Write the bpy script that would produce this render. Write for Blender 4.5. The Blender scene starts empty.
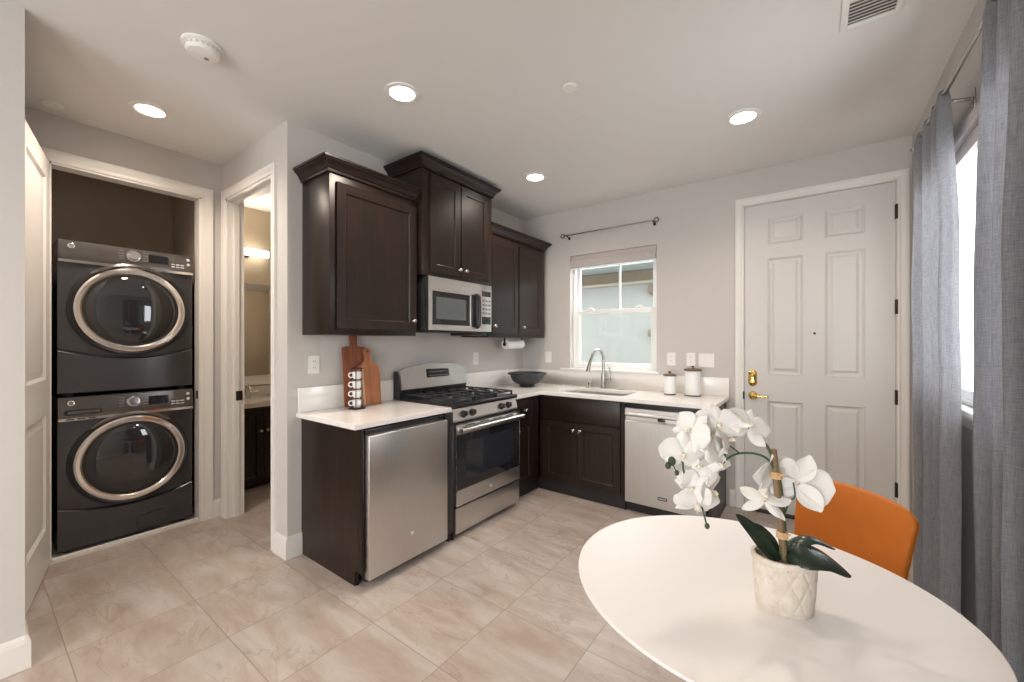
import bpy, bmesh, math, random
from mathutils import Vector, Matrix, noise
random.seed(7)
PI = math.pi
V = Vector
scene = bpy.context.scene
COL = scene.collection

# ------------------------------------------------------------------ camera, world, exposure
cam_d = bpy.data.cameras.new('camera')
cam_d.sensor_width = 36.0
cam_d.lens = 405.553 / 1024 * 36.0
cam_d.shift_y = 1.474 / 1024
cam_d.clip_start = 0.02
cam = bpy.data.objects.new('camera', cam_d)
cam.location = (2.633, -3.786, 1.352)
cam.rotation_euler = (PI / 2, 0, math.radians(36.413))
COL.objects.link(cam)
scene.camera = cam

world = bpy.data.worlds.new('daylight')
scene.world = world
world.use_nodes = True
bg = world.node_tree.nodes['Background']
bg.inputs['Color'].default_value = (0.935, 0.965, 1.0, 1)
bg.inputs['Strength'].default_value = 6.2

vs = scene.view_settings
vs.view_transform = 'Standard'
vs.look = 'None'
vs.gamma = 1.0
vs.exposure = 0.74
vs.use_curve_mapping = False

CEIL = 2.742
XR = 3.179          # right wall
YE = -2.581         # bathroom wall / end of the kitchen wall
XL = -1.085         # laundry wall
YF = -3.631         # end of the wall beside the hall door
YB = -7.4           # far end of the living room behind the camera
CT = 0.907          # worktop height


def portal(loc, rot, sx, sy):
    l = bpy.data.lights.new('window_portal', 'AREA')
    l.shape = 'RECTANGLE'; l.size = sx; l.size_y = sy
    l.cycles.is_portal = True
    o = bpy.data.objects.new('window_portal', l)
    o.location = loc; o.rotation_euler = rot
    COL.objects.link(o)


W1 = (0.600, 1.491, 1.081, 2.254)         # kitchen window  x0 x1 z0 z1
W2 = (-2.12, -0.70, 1.075, 2.254)         # right wall window  y0 y1 z0 z1
W3 = (-6.9, -5.7, 0.45, 2.30)             # right wall, living room behind the camera
W4 = (1.05, 2.85, 0.02, 2.40)             # unseen rear glazing, added and sized for fill daylight
portal(((W1[0] + W1[1]) / 2, 0.16, 1.66), (-PI / 2, 0, 0), 0.9, 1.18)
portal((XR + 0.16, (W2[0] + W2[1]) / 2, 1.66), (0, PI / 2, 0), 1.18, 1.42)
portal((XR + 0.16, (W3[0] + W3[1]) / 2, 1.37), (0, PI / 2, 0), 1.85, 1.2)
portal(((W4[0] + W4[1]) / 2, YB - 0.16, 1.21), (PI / 2, 0, 0), 1.8, 2.38)


# ------------------------------------------------------------------ materials
def new_mat(name):
    m = bpy.data.materials.new(name)
    m.use_nodes = True
    nt = m.node_tree
    return m, nt, nt.nodes['Principled BSDF'], nt.links


def srgb(r, g, b):
    f = lambda c: (c / 255 / 12.92) if c / 255 <= 0.04045 else ((c / 255 + 0.055) / 1.055) ** 2.4
    return (f(r), f(g), f(b), 1)


def mat(name, col, rough=0.5, metal=0.0, noise_amt=0.0, noise_scale=8.0, bump=0.0, bump_scale=60.0, stretch=None, rough_var=0.0, **kw):
    """one procedural surface: colour broken up by noise, optional bump and roughness variation"""
    m, nt, b, lk = new_mat(name)
    N = nt.nodes
    b.inputs['Base Color'].default_value = col
    b.inputs['Roughness'].default_value = rough
    b.inputs['Metallic'].default_value = metal
    for k, v in kw.items():
        b.inputs[k.replace('_', ' ')].default_value = v
    tc = N.new('ShaderNodeTexCoord')
    src = tc.outputs['Object']
    if stretch:
        mp = N.new('ShaderNodeMapping'); mp.inputs['Scale'].default_value = stretch
        lk.new(src, mp.inputs['Vector']); src = mp.outputs['Vector']
    nz = N.new('ShaderNodeTexNoise'); nz.inputs['Scale'].default_value = noise_scale; nz.inputs['Detail'].default_value = 5
    lk.new(src, nz.inputs['Vector'])
    if noise_amt:
        mx = N.new('ShaderNodeMix'); mx.data_type = 'RGBA'
        mx.inputs['A'].default_value = tuple(c * (1 - noise_amt) for c in col[:3]) + (1,)
        mx.inputs['B'].default_value = tuple(min(1, c * (1 + noise_amt)) for c in col[:3]) + (1,)
        lk.new(nz.outputs['Fac'], mx.inputs['Factor']); lk.new(mx.outputs['Result'], b.inputs['Base Color'])
    if rough_var:
        mr = N.new('ShaderNodeMapRange')
        mr.inputs['To Min'].default_value = max(0.02, rough - rough_var); mr.inputs['To Max'].default_value = rough + rough_var
        lk.new(nz.outputs['Fac'], mr.inputs['Value']); lk.new(mr.outputs['Result'], b.inputs['Roughness'])
    if bump:
        nb = N.new('ShaderNodeTexNoise'); nb.inputs['Scale'].default_value = bump_scale; nb.inputs['Detail'].default_value = 3
        lk.new(src, nb.inputs['Vector'])
        bp = N.new('ShaderNodeBump'); bp.inputs['Strength'].default_value = bump; bp.inputs['Distance'].default_value = 0.002
        lk.new(nb.outputs['Fac'], bp.inputs['Height']); lk.new(bp.outputs['Normal'], b.inputs['Normal'])
    return m


def wood(name, c1, c2, rough, axis, scale=30.0, coat=0.0):
    """grain running along one axis"""
    m, nt, b, lk = new_mat(name)
    N = nt.nodes
    tc = N.new('ShaderNodeTexCoord'); mp = N.new('ShaderNodeMapping')
    s = [1.0, 1.0, 1.0]; s[axis] = 0.05
    mp.inputs['Scale'].default_value = s
    nz = N.new('ShaderNodeTexNoise'); nz.inputs['Scale'].default_value = scale; nz.inputs['Detail'].default_value = 6; nz.inputs['Roughness'].default_value = 0.6
    nz.inputs['Distortion'].default_value = 0.4
    cr = N.new('ShaderNodeValToRGB')
    cr.color_ramp.elements[0].position = 0.3; cr.color_ramp.elements[0].color = c1
    cr.color_ramp.elements[1].position = 0.7; cr.color_ramp.elements[1].color = c2
    lk.new(tc.outputs['Object'], mp.inputs['Vector']); lk.new(mp.outputs['Vector'], nz.inputs['Vector'])
    lk.new(nz.outputs['Fac'], cr.inputs['Fac']); lk.new(cr.outputs['Color'], b.inputs['Base Color'])
    b.inputs['Roughness'].default_value = rough
    b.inputs['Specular IOR Level'].default_value = 0.36
    b.inputs['Coat Weight'].default_value = coat; b.inputs['Coat Roughness'].default_value = 0.3
    bp = N.new('ShaderNodeBump'); bp.inputs['Strength'].default_value = 0.05; bp.inputs['Distance'].default_value = 0.001
    lk.new(nz.outputs['Fac'], bp.inputs['Height']); lk.new(bp.outputs['Normal'], b.inputs['Normal'])
    return m


def tile_mat():
    m, nt, b, lk = new_mat('floor_tile')
    N = nt.nodes
    def mth(op, a, bb=None):
        n = N.new('ShaderNodeMath'); n.operation = op
        for i, x in enumerate((a, bb)):
            if x is None: continue
            if isinstance(x, (int, float)): n.inputs[i].default_value = x
            else: lk.new(x, n.inputs[i])
        return n.outputs[0]
    geo = N.new('ShaderNodeNewGeometry'); sep = N.new('ShaderNodeSeparateXYZ')
    lk.new(geo.outputs['Position'], sep.inputs[0])
    P = 0.4525
    fx = mth('DIVIDE', mth('SUBTRACT', sep.outputs['X'], 0.934), P)
    fy = mth('DIVIDE', mth('ADD', sep.outputs['Y'], 1.252), P)
    def edge(f):
        fr = mth('FRACT', f)
        return mth('MINIMUM', fr, mth('SUBTRACT', 1.0, fr))
    d = mth('MINIMUM', edge(fx), edge(fy))
    gr = N.new('ShaderNodeMapRange'); gr.inputs['From Min'].default_value = 0.0025; gr.inputs['From Max'].default_value = 0.006
    lk.new(d, gr.inputs['Value'])                                    # 0 in the joint, 1 on the tile
    cx = N.new('ShaderNodeCombineXYZ'); lk.new(mth('FLOOR', fx), cx.inputs[0]); lk.new(mth('FLOOR', fy), cx.inputs[1])
    wn = N.new('ShaderNodeTexWhiteNoise'); wn.noise_dimensions = '2D'; lk.new(cx.outputs[0], wn.inputs['Vector'])
    off = N.new('ShaderNodeVectorMath'); off.operation = 'SCALE'; off.inputs['Scale'].default_value = 30.0
    lk.new(wn.outputs['Color'], off.inputs[0])
    ps = N.new('ShaderNodeVectorMath'); ps.operation = 'ADD'
    lk.new(geo.outputs['Position'], ps.inputs[0]); lk.new(off.outputs[0], ps.inputs[1])
    mp = N.new('ShaderNodeMapping'); mp.inputs['Scale'].default_value = (0.8, 2.3, 1.0); mp.inputs['Rotation'].default_value = (0, 0, 0.6)
    lk.new(ps.outputs[0], mp.inputs['Vector'])
    n1 = N.new('ShaderNodeTexNoise'); n1.inputs['Scale'].default_value = 3.4; n1.inputs['Detail'].default_value = 8; n1.inputs['Roughness'].default_value = 0.62; n1.inputs['Distortion'].default_value = 0.45
    lk.new(mp.outputs['Vector'], n1.inputs['Vector'])
    cr = N.new('ShaderNodeValToRGB'); e = cr.color_ramp.elements
    e[0].position = 0.32; e[0].color = srgb(163, 146, 133)
    e[1].position = 0.64; e[1].color = srgb(186, 176, 169)
    x = e.new(0.5); x.color = srgb(175, 162, 152)
    lk.new(n1.outputs['Fac'], cr.inputs['Fac'])
    n2 = N.new('ShaderNodeTexNoise'); n2.inputs['Scale'].default_value = 3.2; n2.inputs['Detail'].default_value = 5; n2.inputs['Distortion'].default_value = 0.8
    lk.new(mp.outputs['Vector'], n2.inputs['Vector'])
    vn = mth('ABSOLUTE', mth('SUBTRACT', n2.outputs['Fac'], 0.5))
    vr = N.new('ShaderNodeMapRange'); vr.inputs['From Min'].default_value = 0.0; vr.inputs['From Max'].default_value = 0.022
    vr.inputs['To Min'].default_value = 0.32; vr.inputs['To Max'].default_value = 0.0
    lk.new(vn, vr.inputs['Value'])
    n3 = N.new('ShaderNodeTexNoise'); n3.inputs['Scale'].default_value = 2.2; lk.new(ps.outputs[0], n3.inputs['Vector'])
    vmask = mth('MULTIPLY', vr.outputs[0], mth('GREATER_THAN', n3.outputs['Fac'], 0.5))
    mv = N.new('ShaderNodeMix'); mv.data_type = 'RGBA'; mv.inputs['B'].default_value = srgb(132, 112, 98)
    lk.new(vmask, mv.inputs['Factor']); lk.new(cr.outputs['Color'], mv.inputs['A'])
    mg = N.new('ShaderNodeMix'); mg.data_type = 'RGBA'; mg.inputs['A'].default_value = srgb(144, 131, 121)
    lk.new(gr.outputs[0], mg.inputs['Factor']); lk.new(mv.outputs['Result'], mg.inputs['B'])
    lk.new(mg.outputs['Result'], b.inputs['Base Color'])
    rr = N.new('ShaderNodeMapRange'); rr.inputs['To Min'].default_value = 0.32; rr.inputs['To Max'].default_value = 0.48
    lk.new(n1.outputs['Fac'], rr.inputs['Value']); lk.new(rr.outputs[0], b.inputs['Roughness'])
    bp = N.new('ShaderNodeBump'); bp.inputs['Strength'].default_value = 0.25; bp.inputs['Distance'].default_value = 0.002
    lk.new(mth('ADD', gr.outputs[0], mth('MULTIPLY', n1.outputs['Fac'], 0.25)), bp.inputs['Height']); lk.new(bp.outputs['Normal'], b.inputs['Normal'])
    return m


def glass_mat(name, tint=(1, 1, 1, 1), gloss=0.08):
    m = bpy.data.materials.new(name); m.use_nodes = True
    nt = m.node_tree; nt.nodes.clear(); N = nt.nodes; lk = nt.links
    out = N.new('ShaderNodeOutputMaterial'); tr = N.new('ShaderNodeBsdfTransparent'); gl = N.new('ShaderNodeBsdfGlossy')
    tr.inputs['Color'].default_value = tint; gl.inputs['Roughness'].default_value = 0.02
    lw = N.new('ShaderNodeLayerWeight'); lw.inputs['Blend'].default_value = 0.5
    pw = N.new('ShaderNodeMath'); pw.operation = 'POWER'; pw.inputs[1].default_value = 6.0
    fr = N.new('ShaderNodeMath'); fr.operation = 'MULTIPLY_ADD'; fr.inputs[1].default_value = 0.5; fr.inputs[2].default_value = 0.02
    mx = N.new('ShaderNodeMixShader')
    lk.new(lw.outputs['Facing'], pw.inputs[0]); lk.new(pw.outputs[0], fr.inputs[0])
    lk.new(fr.outputs[0], mx.inputs[0]); lk.new(tr.outputs[0], mx.inputs[1]); lk.new(gl.outputs[0], mx.inputs[2]); lk.new(mx.outputs[0], out.inputs[0])
    return m


def emit_mat(name, col, s):
    m = bpy.data.materials.new(name); m.use_nodes = True
    nt = m.node_tree; b = nt.nodes['Principled BSDF']
    b.inputs['Base Color'].default_value = (0.8, 0.8, 0.8, 1)
    b.inputs['Emission Color'].default_value = col; b.inputs['Emission Strength'].default_value = s
    return m


def linen_mat():
    m, nt, b, lk = new_mat('grey_linen')
    N = nt.nodes
    tc = N.new('ShaderNodeTexCoord')
    def thread(sc):
        mp = N.new('ShaderNodeMapping'); mp.inputs['Scale'].default_value = sc
        nz = N.new('ShaderNodeTexNoise'); nz.inputs['Scale'].default_value = 1.0; nz.inputs['Detail'].default_value = 3
        lk.new(tc.outputs['Object'], mp.inputs['Vector']); lk.new(mp.outputs['Vector'], nz.inputs['Vector'])
        return nz.outputs['Fac']
    ad = N.new('ShaderNodeMath'); ad.operation = 'ADD'
    lk.new(thread((60, 60, 700)), ad.inputs[0]); lk.new(thread((600, 600, 22)), ad.inputs[1])
    cr = N.new('ShaderNodeValToRGB'); e = cr.color_ramp.elements
    e[0].position = 0.75; e[0].color = srgb(150, 150, 154); e[1].position = 1.2; e[1].color = srgb(184, 184, 188)
    mrr = N.new('ShaderNodeMapRange'); mrr.inputs['From Max'].default_value = 2.0
    lk.new(ad.outputs[0], mrr.inputs['Value'])
    e[0].position = 0.36; e[1].position = 0.6
    lk.new(mrr.outputs[0], cr.inputs['Fac'])
    out = N['Material Output']
    df = N.new('ShaderNodeBsdfDiffuse'); tl = N.new('ShaderNodeBsdfTranslucent'); mx = N.new('ShaderNodeMixShader')
    mx.inputs[0].default_value = 0.55
    lk.new(cr.outputs[0], df.inputs['Color']); lk.new(cr.outputs[0], tl.inputs['Color'])
    lk.new(df.outputs[0], mx.inputs[1]); lk.new(tl.outputs[0], mx.inputs[2]); lk.new(mx.outputs[0], out.inputs['Surface'])
    bp = N.new('ShaderNodeBump'); bp.inputs['Strength'].default_value = 0.25; bp.inputs['Distance'].default_value = 0.001
    lk.new(ad.outputs[0], bp.inputs['Height']); lk.new(bp.outputs[0], df.inputs['Normal'])
    nt.nodes.remove(b)
    return m


M_wall = mat('wall_paint', srgb(198, 192, 187), 0.85, noise_amt=0.015, bump=0.12, bump_scale=140)
M_ceil = mat('ceiling_paint', srgb(222, 218, 214), 0.9, noise_amt=0.012, bump=0.12, bump_scale=120)
M_closet = mat('closet_paint', srgb(186, 170, 152), 0.9, noise_amt=0.02, bump=0.1, bump_scale=140)
M_bath = mat('bath_paint', srgb(196, 182, 160), 0.85, noise_amt=0.015, bump=0.1, bump_scale=140)
M_trim = mat('trim_white', srgb(226, 221, 215), 0.38, noise_amt=0.012, bump=0.03, bump_scale=40)
M_door = mat('door_white', srgb(208, 203, 199), 0.42, noise_amt=0.012, bump=0.04, bump_scale=50)
M_floor = tile_mat()
M_cab = wood('espresso_wood', srgb(22, 14, 11), srgb(44, 29, 22), 0.34, 2, 42, coat=0.04)
M_cabh = wood('espresso_wood_rail', srgb(22, 14, 11), srgb(44, 29, 22), 0.34, 1, 42, coat=0.04)
M_toe = mat('toe_kick_black', srgb(26, 21, 20), 0.5, noise_amt=0.1)
M_quartz = mat('white_quartz', srgb(236, 231, 226), 0.14, noise_amt=0.03, noise_scale=5, rough_var=0.03)
M_steel = mat('brushed_steel', (0.60, 0.585, 0.57, 1), 0.30, 1.0, noise_amt=0.05, noise_scale=60, stretch=(1, 1, 0.04), rough_var=0.05)
M_steelh = mat('brushed_steel_level', (0.62, 0.605, 0.59, 1), 0.30, 1.0, noise_amt=0.05, noise_scale=60, stretch=(0.04, 0.04, 1), rough_var=0.05)
M_chrome = mat('chrome', (0.80, 0.79, 0.78, 1), 0.10, 1.0, noise_amt=0.02)
M_nickel = mat('satin_nickel', (0.46, 0.45, 0.43, 1), 0.25, 1.0, noise_amt=0.03)
M_blackgl = mat('black_glass', (0.010, 0.011, 0.013, 1), 0.05, noise_amt=0.1)
M_black = mat('black_enamel', (0.012, 0.012, 0.013, 1), 0.28, noise_amt=0.1)
M_iron = mat('cast_iron', (0.02, 0.021, 0.024, 1), 0.5, noise_amt=0.2, noise_scale=60, bump=0.3, bump_scale=300)
M_blackpl = mat('black_plastic', (0.018, 0.018, 0.018, 1), 0.42, noise_amt=0.1)
M_washer = mat('graphite_enamel', (0.078, 0.078, 0.082, 1), 0.26, 0.55, noise_amt=0.05, noise_scale=300)
M_wpanel = mat('graphite_panel', (0.17, 0.155, 0.145, 1), 0.20, 0.8, noise_amt=0.04, noise_scale=200)
M_drum = mat('drum_glass', (0.02, 0.021, 0.024, 1), 0.04, noise_amt=0.1, Specular_IOR_Level=0.8)
M_rose = mat('warm_chrome', (0.82, 0.775, 0.74, 1), 0.13, 1.0, noise_amt=0.03)
M_plastic = mat('white_plastic', srgb(232, 228, 222), 0.35, noise_amt=0.01)
M_slot = mat('dark_slot', srgb(78, 74, 70), 0.6, noise_amt=0.05)
M_ink = mat('pale_print', srgb(205, 205, 205), 0.5, noise_amt=0.02)
M_grey = mat('grey_print', srgb(120, 120, 122), 0.4, noise_amt=0.02)
M_brass = mat('polished_brass', (0.72, 0.48, 0.16, 1), 0.2, 1.0, noise_amt=0.04)
M_bronze = mat('dark_bronze', (0.05, 0.04, 0.035, 1), 0.4, 0.8, noise_amt=0.1)
M_vinyl = mat('white_vinyl', srgb(238, 238, 236), 0.35, noise_amt=0.01)
M_glass = glass_mat('window_glass', (0.985, 0.995, 0.99, 1))
M_shade = mat('shade_fabric', srgb(184, 176, 172), 0.9, noise_amt=0.03, noise_scale=80, bump=0.2, bump_scale=400)
M_linen = linen_mat()
M_table = mat('white_lacquer', srgb(234, 230, 228), 0.36, noise_amt=0.008, noise_scale=3)
M_orange = mat('orange_velvet', srgb(184, 100, 20), 0.78, noise_amt=0.08, noise_scale=14, bump=0.15, bump_scale=500, Sheen_Weight=0.55, Sheen_Roughness=0.4)
M_orange.node_tree.nodes['Principled BSDF'].inputs['Sheen Tint'].default_value = srgb(240, 150, 60)
M_oak = wood('pale_oak', srgb(170, 135, 95), srgb(200, 166, 124), 0.45, 2, 30)
M_petal = mat('white_petal', srgb(232, 229, 225), 0.6, noise_amt=0.02, noise_scale=40, bump=0.12, bump_scale=90, Subsurface_Weight=0.15, Subsurface_Radius=(0.01, 0.008, 0.007))
M_lip = mat('cream_lip', srgb(240, 230, 206), 0.5, noise_amt=0.2, noise_scale=90)
M_stem = mat('green_stem', srgb(62, 88, 56), 0.5, noise_amt=0.15, noise_scale=30)
M_bud = mat('green_bud', srgb(58, 74, 46), 0.5, noise_amt=0.15, noise_scale=30)
M_leaf = mat('dark_leaf', srgb(40, 54, 42), 0.26, noise_amt=0.2, noise_scale=14, stretch=(1, 1, 1), bump=0.08, bump_scale=120)
M_stake = wood('bamboo_stake', srgb(112, 90, 66), srgb(150, 124, 92), 0.55, 2, 90)
M_raffia = mat('raffia_tie', srgb(212, 176, 130), 0.8, noise_amt=0.15, noise_scale=120)
M_moss = mat('bark_chips', srgb(112, 96, 80), 0.95, noise_amt=0.6, noise_scale=60, bump=0.8, bump_scale=90)
M_ledwarm = emit_mat('lamp_lens', (1.0, 0.93, 0.84, 1), 9.0)
M_bathlamp = emit_mat('bath_lamp', (1.0, 0.92, 0.8, 1), 4.0)
M_mirror = mat('mirror', (0.86, 0.87, 0.87, 1), 0.02, 1.0)
M_cer = mat('white_ceramic', srgb(232, 232, 230), 0.2, noise_amt=0.02, noise_scale=20)
M_lid = wood('walnut_lid', srgb(92, 74, 58), srgb(122, 100, 80), 0.5, 0, 60)
M_bowl = mat('black_pottery', srgb(46, 48, 50), 0.42, noise_amt=0.15, noise_scale=50)
M_paper = mat('paper_towel', srgb(240, 238, 234), 0.95, noise_amt=0.02, bump=0.4, bump_scale=220)
M_walnut = wood('acacia_board', srgb(112, 62, 40), srgb(150, 88, 58), 0.5, 2, 34)
M_acacia = wood('pale_acacia_board', srgb(150, 92, 60), srgb(188, 124, 86), 0.5, 2, 26)
M_band = wood('board_sapwood', srgb(196, 160, 122), srgb(214, 180, 144), 0.5, 2, 30)
M_stucco = mat('neighbour_stucco', srgb(122, 125, 121), 0.95, noise_amt=0.03, noise_scale=14, bump=0.5, bump_scale=60)
M_frieze = mat('neighbour_frieze', srgb(96, 86, 72), 0.85, noise_amt=0.05)
M_soffit = mat('neighbour_soffit', srgb(130, 140, 138), 0.8, noise_amt=0.03)
M_roof = mat('neighbour_roof', srgb(110, 100, 92), 0.9, noise_amt=0.2, noise_scale=30)
M_ground = mat('side_yard_gravel', srgb(140, 134, 126), 0.95, noise_amt=0.2, noise_scale=60)


def pot_mat():
    m, nt, b, lk = new_mat('carved_stoneware')
    N = nt.nodes
    tc = N.new('ShaderNodeTexCoord')
    nz = N.new('ShaderNodeTexNoise'); nz.inputs['Scale'].default_value = 38; nz.inputs['Detail'].default_value = 7; nz.inputs['Roughness'].default_value = 0.65
    lk.new(tc.outputs['Object'], nz.inputs['Vector'])
    cr = N.new('ShaderNodeValToRGB'); e = cr.color_ramp.elements
    e[0].position = 0.3; e[0].color = srgb(204, 190, 174); e[1].position = 0.62; e[1].color = srgb(224, 214, 202)
    lk.new(nz.outputs['Fac'], cr.inputs['Fac']); lk.new(cr.outputs[0], b.inputs['Base Color'])
    b.inputs['Roughness'].default_value = 0.8
    bp = N.new('ShaderNodeBump'); bp.inputs['Strength'].default_value = 0.5; bp.inputs['Distance'].default_value = 0.003
    lk.new(nz.outputs['Fac'], bp.inputs['Height']); lk.new(bp.outputs[0], b.inputs['Normal'])
    return m


M_pot = pot_mat()


# ------------------------------------------------------------------ mesh helpers
def BM():
    return bmesh.new()


def box(bm, a, b, bev=0.0, seg=2):
    x0, y0, z0 = (min(a[i], b[i]) for i in range(3)); x1, y1, z1 = (max(a[i], b[i]) for i in range(3))
    vs_ = [bm.verts.new(p) for p in ((x0, y0, z0), (x1, y0, z0), (x1, y1, z0), (x0, y1, z0), (x0, y0, z1), (x1, y0, z1), (x1, y1, z1), (x0, y1, z1))]
    fs = [bm.faces.new([vs_[i] for i in q]) for q in ((3, 2, 1, 0), (4, 5, 6, 7), (0, 1, 5, 4), (1, 2, 6, 5), (2, 3, 7, 6), (3, 0, 4, 7))]
    if bev:
        es = set(e for f in fs for e in f.edges)
        bmesh.ops.bevel(bm, geom=list(es), offset=min(bev, 0.45 * min(x1 - x0, y1 - y0, z1 - z0)), segments=seg, affect='EDGES', profile=0.5)
    return bm


def ring_pts(c, u, v, r, n, ry=None):
    ry = r if ry is None else ry
    return [c + u * (math.cos(2 * PI * i / n) * r) + v * (math.sin(2 * PI * i / n) * ry) for i in range(n)]


def frame_of(d):
    d = d.normalized()
    a = V((0, 0, 1)) if abs(d.z) < 0.9 else V((1, 0, 0))
    u = d.cross(a).normalized(); v = d.cross(u).normalized()
    return u, v


def bridge(bm, r0, r1):
    n = len(r0)
    for i in range(n):
        try: bm.faces.new((r0[i], r0[(i + 1) % n], r1[(i + 1) % n], r1[i]))
        except ValueError: pass


def tube(bm, pts, r, n=10, cap=True):
    n = max(n, 16)
    """round tube through pts; r a number or one radius per point"""
    pts = [V(p) for p in pts]
    rs = r if isinstance(r, (list, tuple)) else [r] * len(pts)
    rings = []; u = None
    for i, p in enumerate(pts):
        d = (pts[min(i + 1, len(pts) - 1)] - pts[max(i - 1, 0)]).normalized()
        if u is None: u, v = frame_of(d)
        else:
            u = (u - d * u.dot(d)).normalized()
        v = d.cross(u).normalized()
        rings.append([bm.verts.new(q) for q in ring_pts(p, u, v, rs[i], n)])
    for a, b in zip(rings, rings[1:]): bridge(bm, a, b)
    if cap:
        bm.faces.new(rings[0][::-1]); bm.faces.new(rings[-1])
    return bm


def smooth_path(pts, k=6):
    pts = [V(p) for p in pts]; out = []
    for i in range(len(pts) - 1):
        p0 = pts[max(i - 1, 0)]; p1 = pts[i]; p2 = pts[i + 1]; p3 = pts[min(i + 2, len(pts) - 1)]
        for j in range(k):
            t = j / k
            out.append(0.5 * ((2 * p1) + (p2 - p0) * t + (2 * p0 - 5 * p1 + 4 * p2 - p3) * t * t + (3 * p1 - p0 - 3 * p2 + p3) * t ** 3))
    out.append(pts[-1])
    return out


def lathe(bm, c, prof, n=32, axis=(0, 0, 1), sx=1.0, sy=1.0, ux=None):
    """turn profile [(radius, height)...] about an axis through c"""
    c = V(c); ax = V(axis).normalized()
    if ux is None: u, v = frame_of(ax)
    else: u = V(ux).normalized(); v = ax.cross(u)
    rings = []
    for r, h in prof:
        p = c + ax * h
        if r < 1e-6: rings.append([bm.verts.new(p)])
        else: rings.append([bm.verts.new(q) for q in ring_pts(p, u, v, r * sx, n, r * sy)])
    for a, b in zip(rings, rings[1:]):
        if len(a) == 1 and len(b) > 1:
            for i in range(n): bm.faces.new((a[0], b[(i + 1) % n], b[i]))
        elif len(b) == 1 and len(a) > 1:
            for i in range(n): bm.faces.new((b[0], a[i], a[(i + 1) % n]))
        elif len(a) > 1: bridge(bm, a, b)
    for e_ in (rings[0], rings[-1]):
        if len(e_) > 1 and not (len(prof) > 2 and prof[0] == prof[-1]):
            try: bm.faces.new(e_)
            except ValueError: pass
    return bm


def cyl(bm, a, b, r, n=20):
    return tube(bm, [a, b], r, n)


def prism(bm, outline, O, A, B, N, d, bev=0.0):
    """closed 2D outline [(a, b)] in the plane O + aA + bB pushed d along N"""
    O, A, B, N = V(O), V(A), V(B), V(N)
    r0 = [bm.verts.new(O + A * a + B * b) for a, b in outline]
    r1 = [bm.verts.new(O + A * a + B * b + N * d) for a, b in outline]
    f0 = bm.faces.new(r0[::-1]); f1 = bm.faces.new(r1)
    bridge(bm, r0, r1)
    if bev:
        bmesh.ops.bevel(bm, geom=list(f1.edges) + list(f0.edges), offset=bev, segments=2, affect='EDGES')
    return bm


def rrect(a0, b0, a1, b1, r, k=5):
    out = []
    for cx, cy, s in ((a1 - r, b0 + r, -PI / 2), (a1 - r, b1 - r, 0), (a0 + r, b1 - r, PI / 2), (a0 + r, b0 + r, PI)):
        for i in range(k + 1):
            t = s + PI / 2 * i / k
            out.append((cx + r * math.cos(t), cy + r * math.sin(t)))
    return out


def slab(bm, O, A, B, N, xs, zs, cells, steps, thick, bev=0.0):
    """board with recessed panels: front at O spanned by A (right) and B (up), thick behind it"""
    O, A, B, N = V(O), V(A), V(B), V(N)
    g = [[bm.verts.new(O + A * x + B * z) for z in zs] for x in xs]
    pan = []; fr = []
    for i in range(len(xs) - 1):
        for j in range(len(zs) - 1):
            f = bm.faces.new((g[i][j], g[i + 1][j], g[i + 1][j + 1], g[i][j + 1]))
            (pan if (i, j) in cells else fr).append(f)
    edge = [g[i][0] for i in range(len(xs))] + [g[-1][j] for j in range(1, len(zs))] + [g[i][-1] for i in range(len(xs) - 2, -1, -1)] + [g[0][j] for j in range(len(zs) - 2, 0, -1)]
    bk = [bm.verts.new(v.co - N * thick) for v in edge]
    bridge(bm, edge, bk)
    bm.faces.new(bk)
    bm.normal_update()
    for ins, dep in steps:
        for f in pan:
            bmesh.ops.inset_region(bm, faces=[f], thickness=ins, depth=0.0, use_even_offset=True)
            bmesh.ops.translate(bm, verts=list(f.verts), vec=N * dep)
    return bm


def shaker(bm, O, A, B, N, w, h, frame=0.058, thick=0.02):
    slab(bm, O, A, B, N, [0, w], [0, h], {(0, 0)}, [(frame, 0.0), (0.003, -0.004), (0.004, -0.004)], thick)


def ellipsoid(bm, c, rx, ry, rz, n=14, m=9):
    lathe(bm, c, [(math.sin(PI * i / m), -math.cos(PI * i / m) * rz) for i in range(m + 1)], n, sx=rx, sy=ry, ux=(1, 0, 0))


ROOT = {}


def obj(name, bm, m, parent=None, smooth=True, ang=25):
    me = bpy.data.meshes.new(name)
    bmesh.ops.remove_doubles(bm, verts=bm.verts, dist=1e-6)
    bmesh.ops.recalc_face_normals(bm, faces=bm.faces)
    off = V((0, 0, 0))
    if parent is not None:
        r = parent
        while r.parent is not None: r = r.parent
        off = ROOT.get(r.name, V((0, 0, 0)))
    if off.length: bmesh.ops.translate(bm, verts=bm.verts, vec=-off)
    bm.to_mesh(me); bm.free()
    me.materials.append(m)
    if smooth:
        me.polygons.foreach_set('use_smooth', [True] * len(me.polygons))
    o = bpy.data.objects.new(name, me)
    COL.objects.link(o)
    if smooth and ang < 100:
        es = o.modifiers.new('crisp_edges', 'EDGE_SPLIT'); es.split_angle = math.radians(ang); es.use_edge_sharp = False
    if parent is not None: o.parent = parent
    return o


def tag(o, label, cat, group=None):
    o['label'] = label; o['category'] = cat
    if group: o['group'] = group
    return o


def thing(name, loc, label, cat, group=None):
    o = bpy.data.objects.new(name, None)
    o.empty_display_size = 0.05
    COL.objects.link(o)
    o.location = loc
    ROOT[o.name] = V(loc)
    return tag(o, label, cat, group)


def struct(name, bm, m, parent=None, smooth=False):
    o = obj(name, bm, m, parent, smooth)
    if parent is None: o['kind'] = 'structure'
    return o


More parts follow.
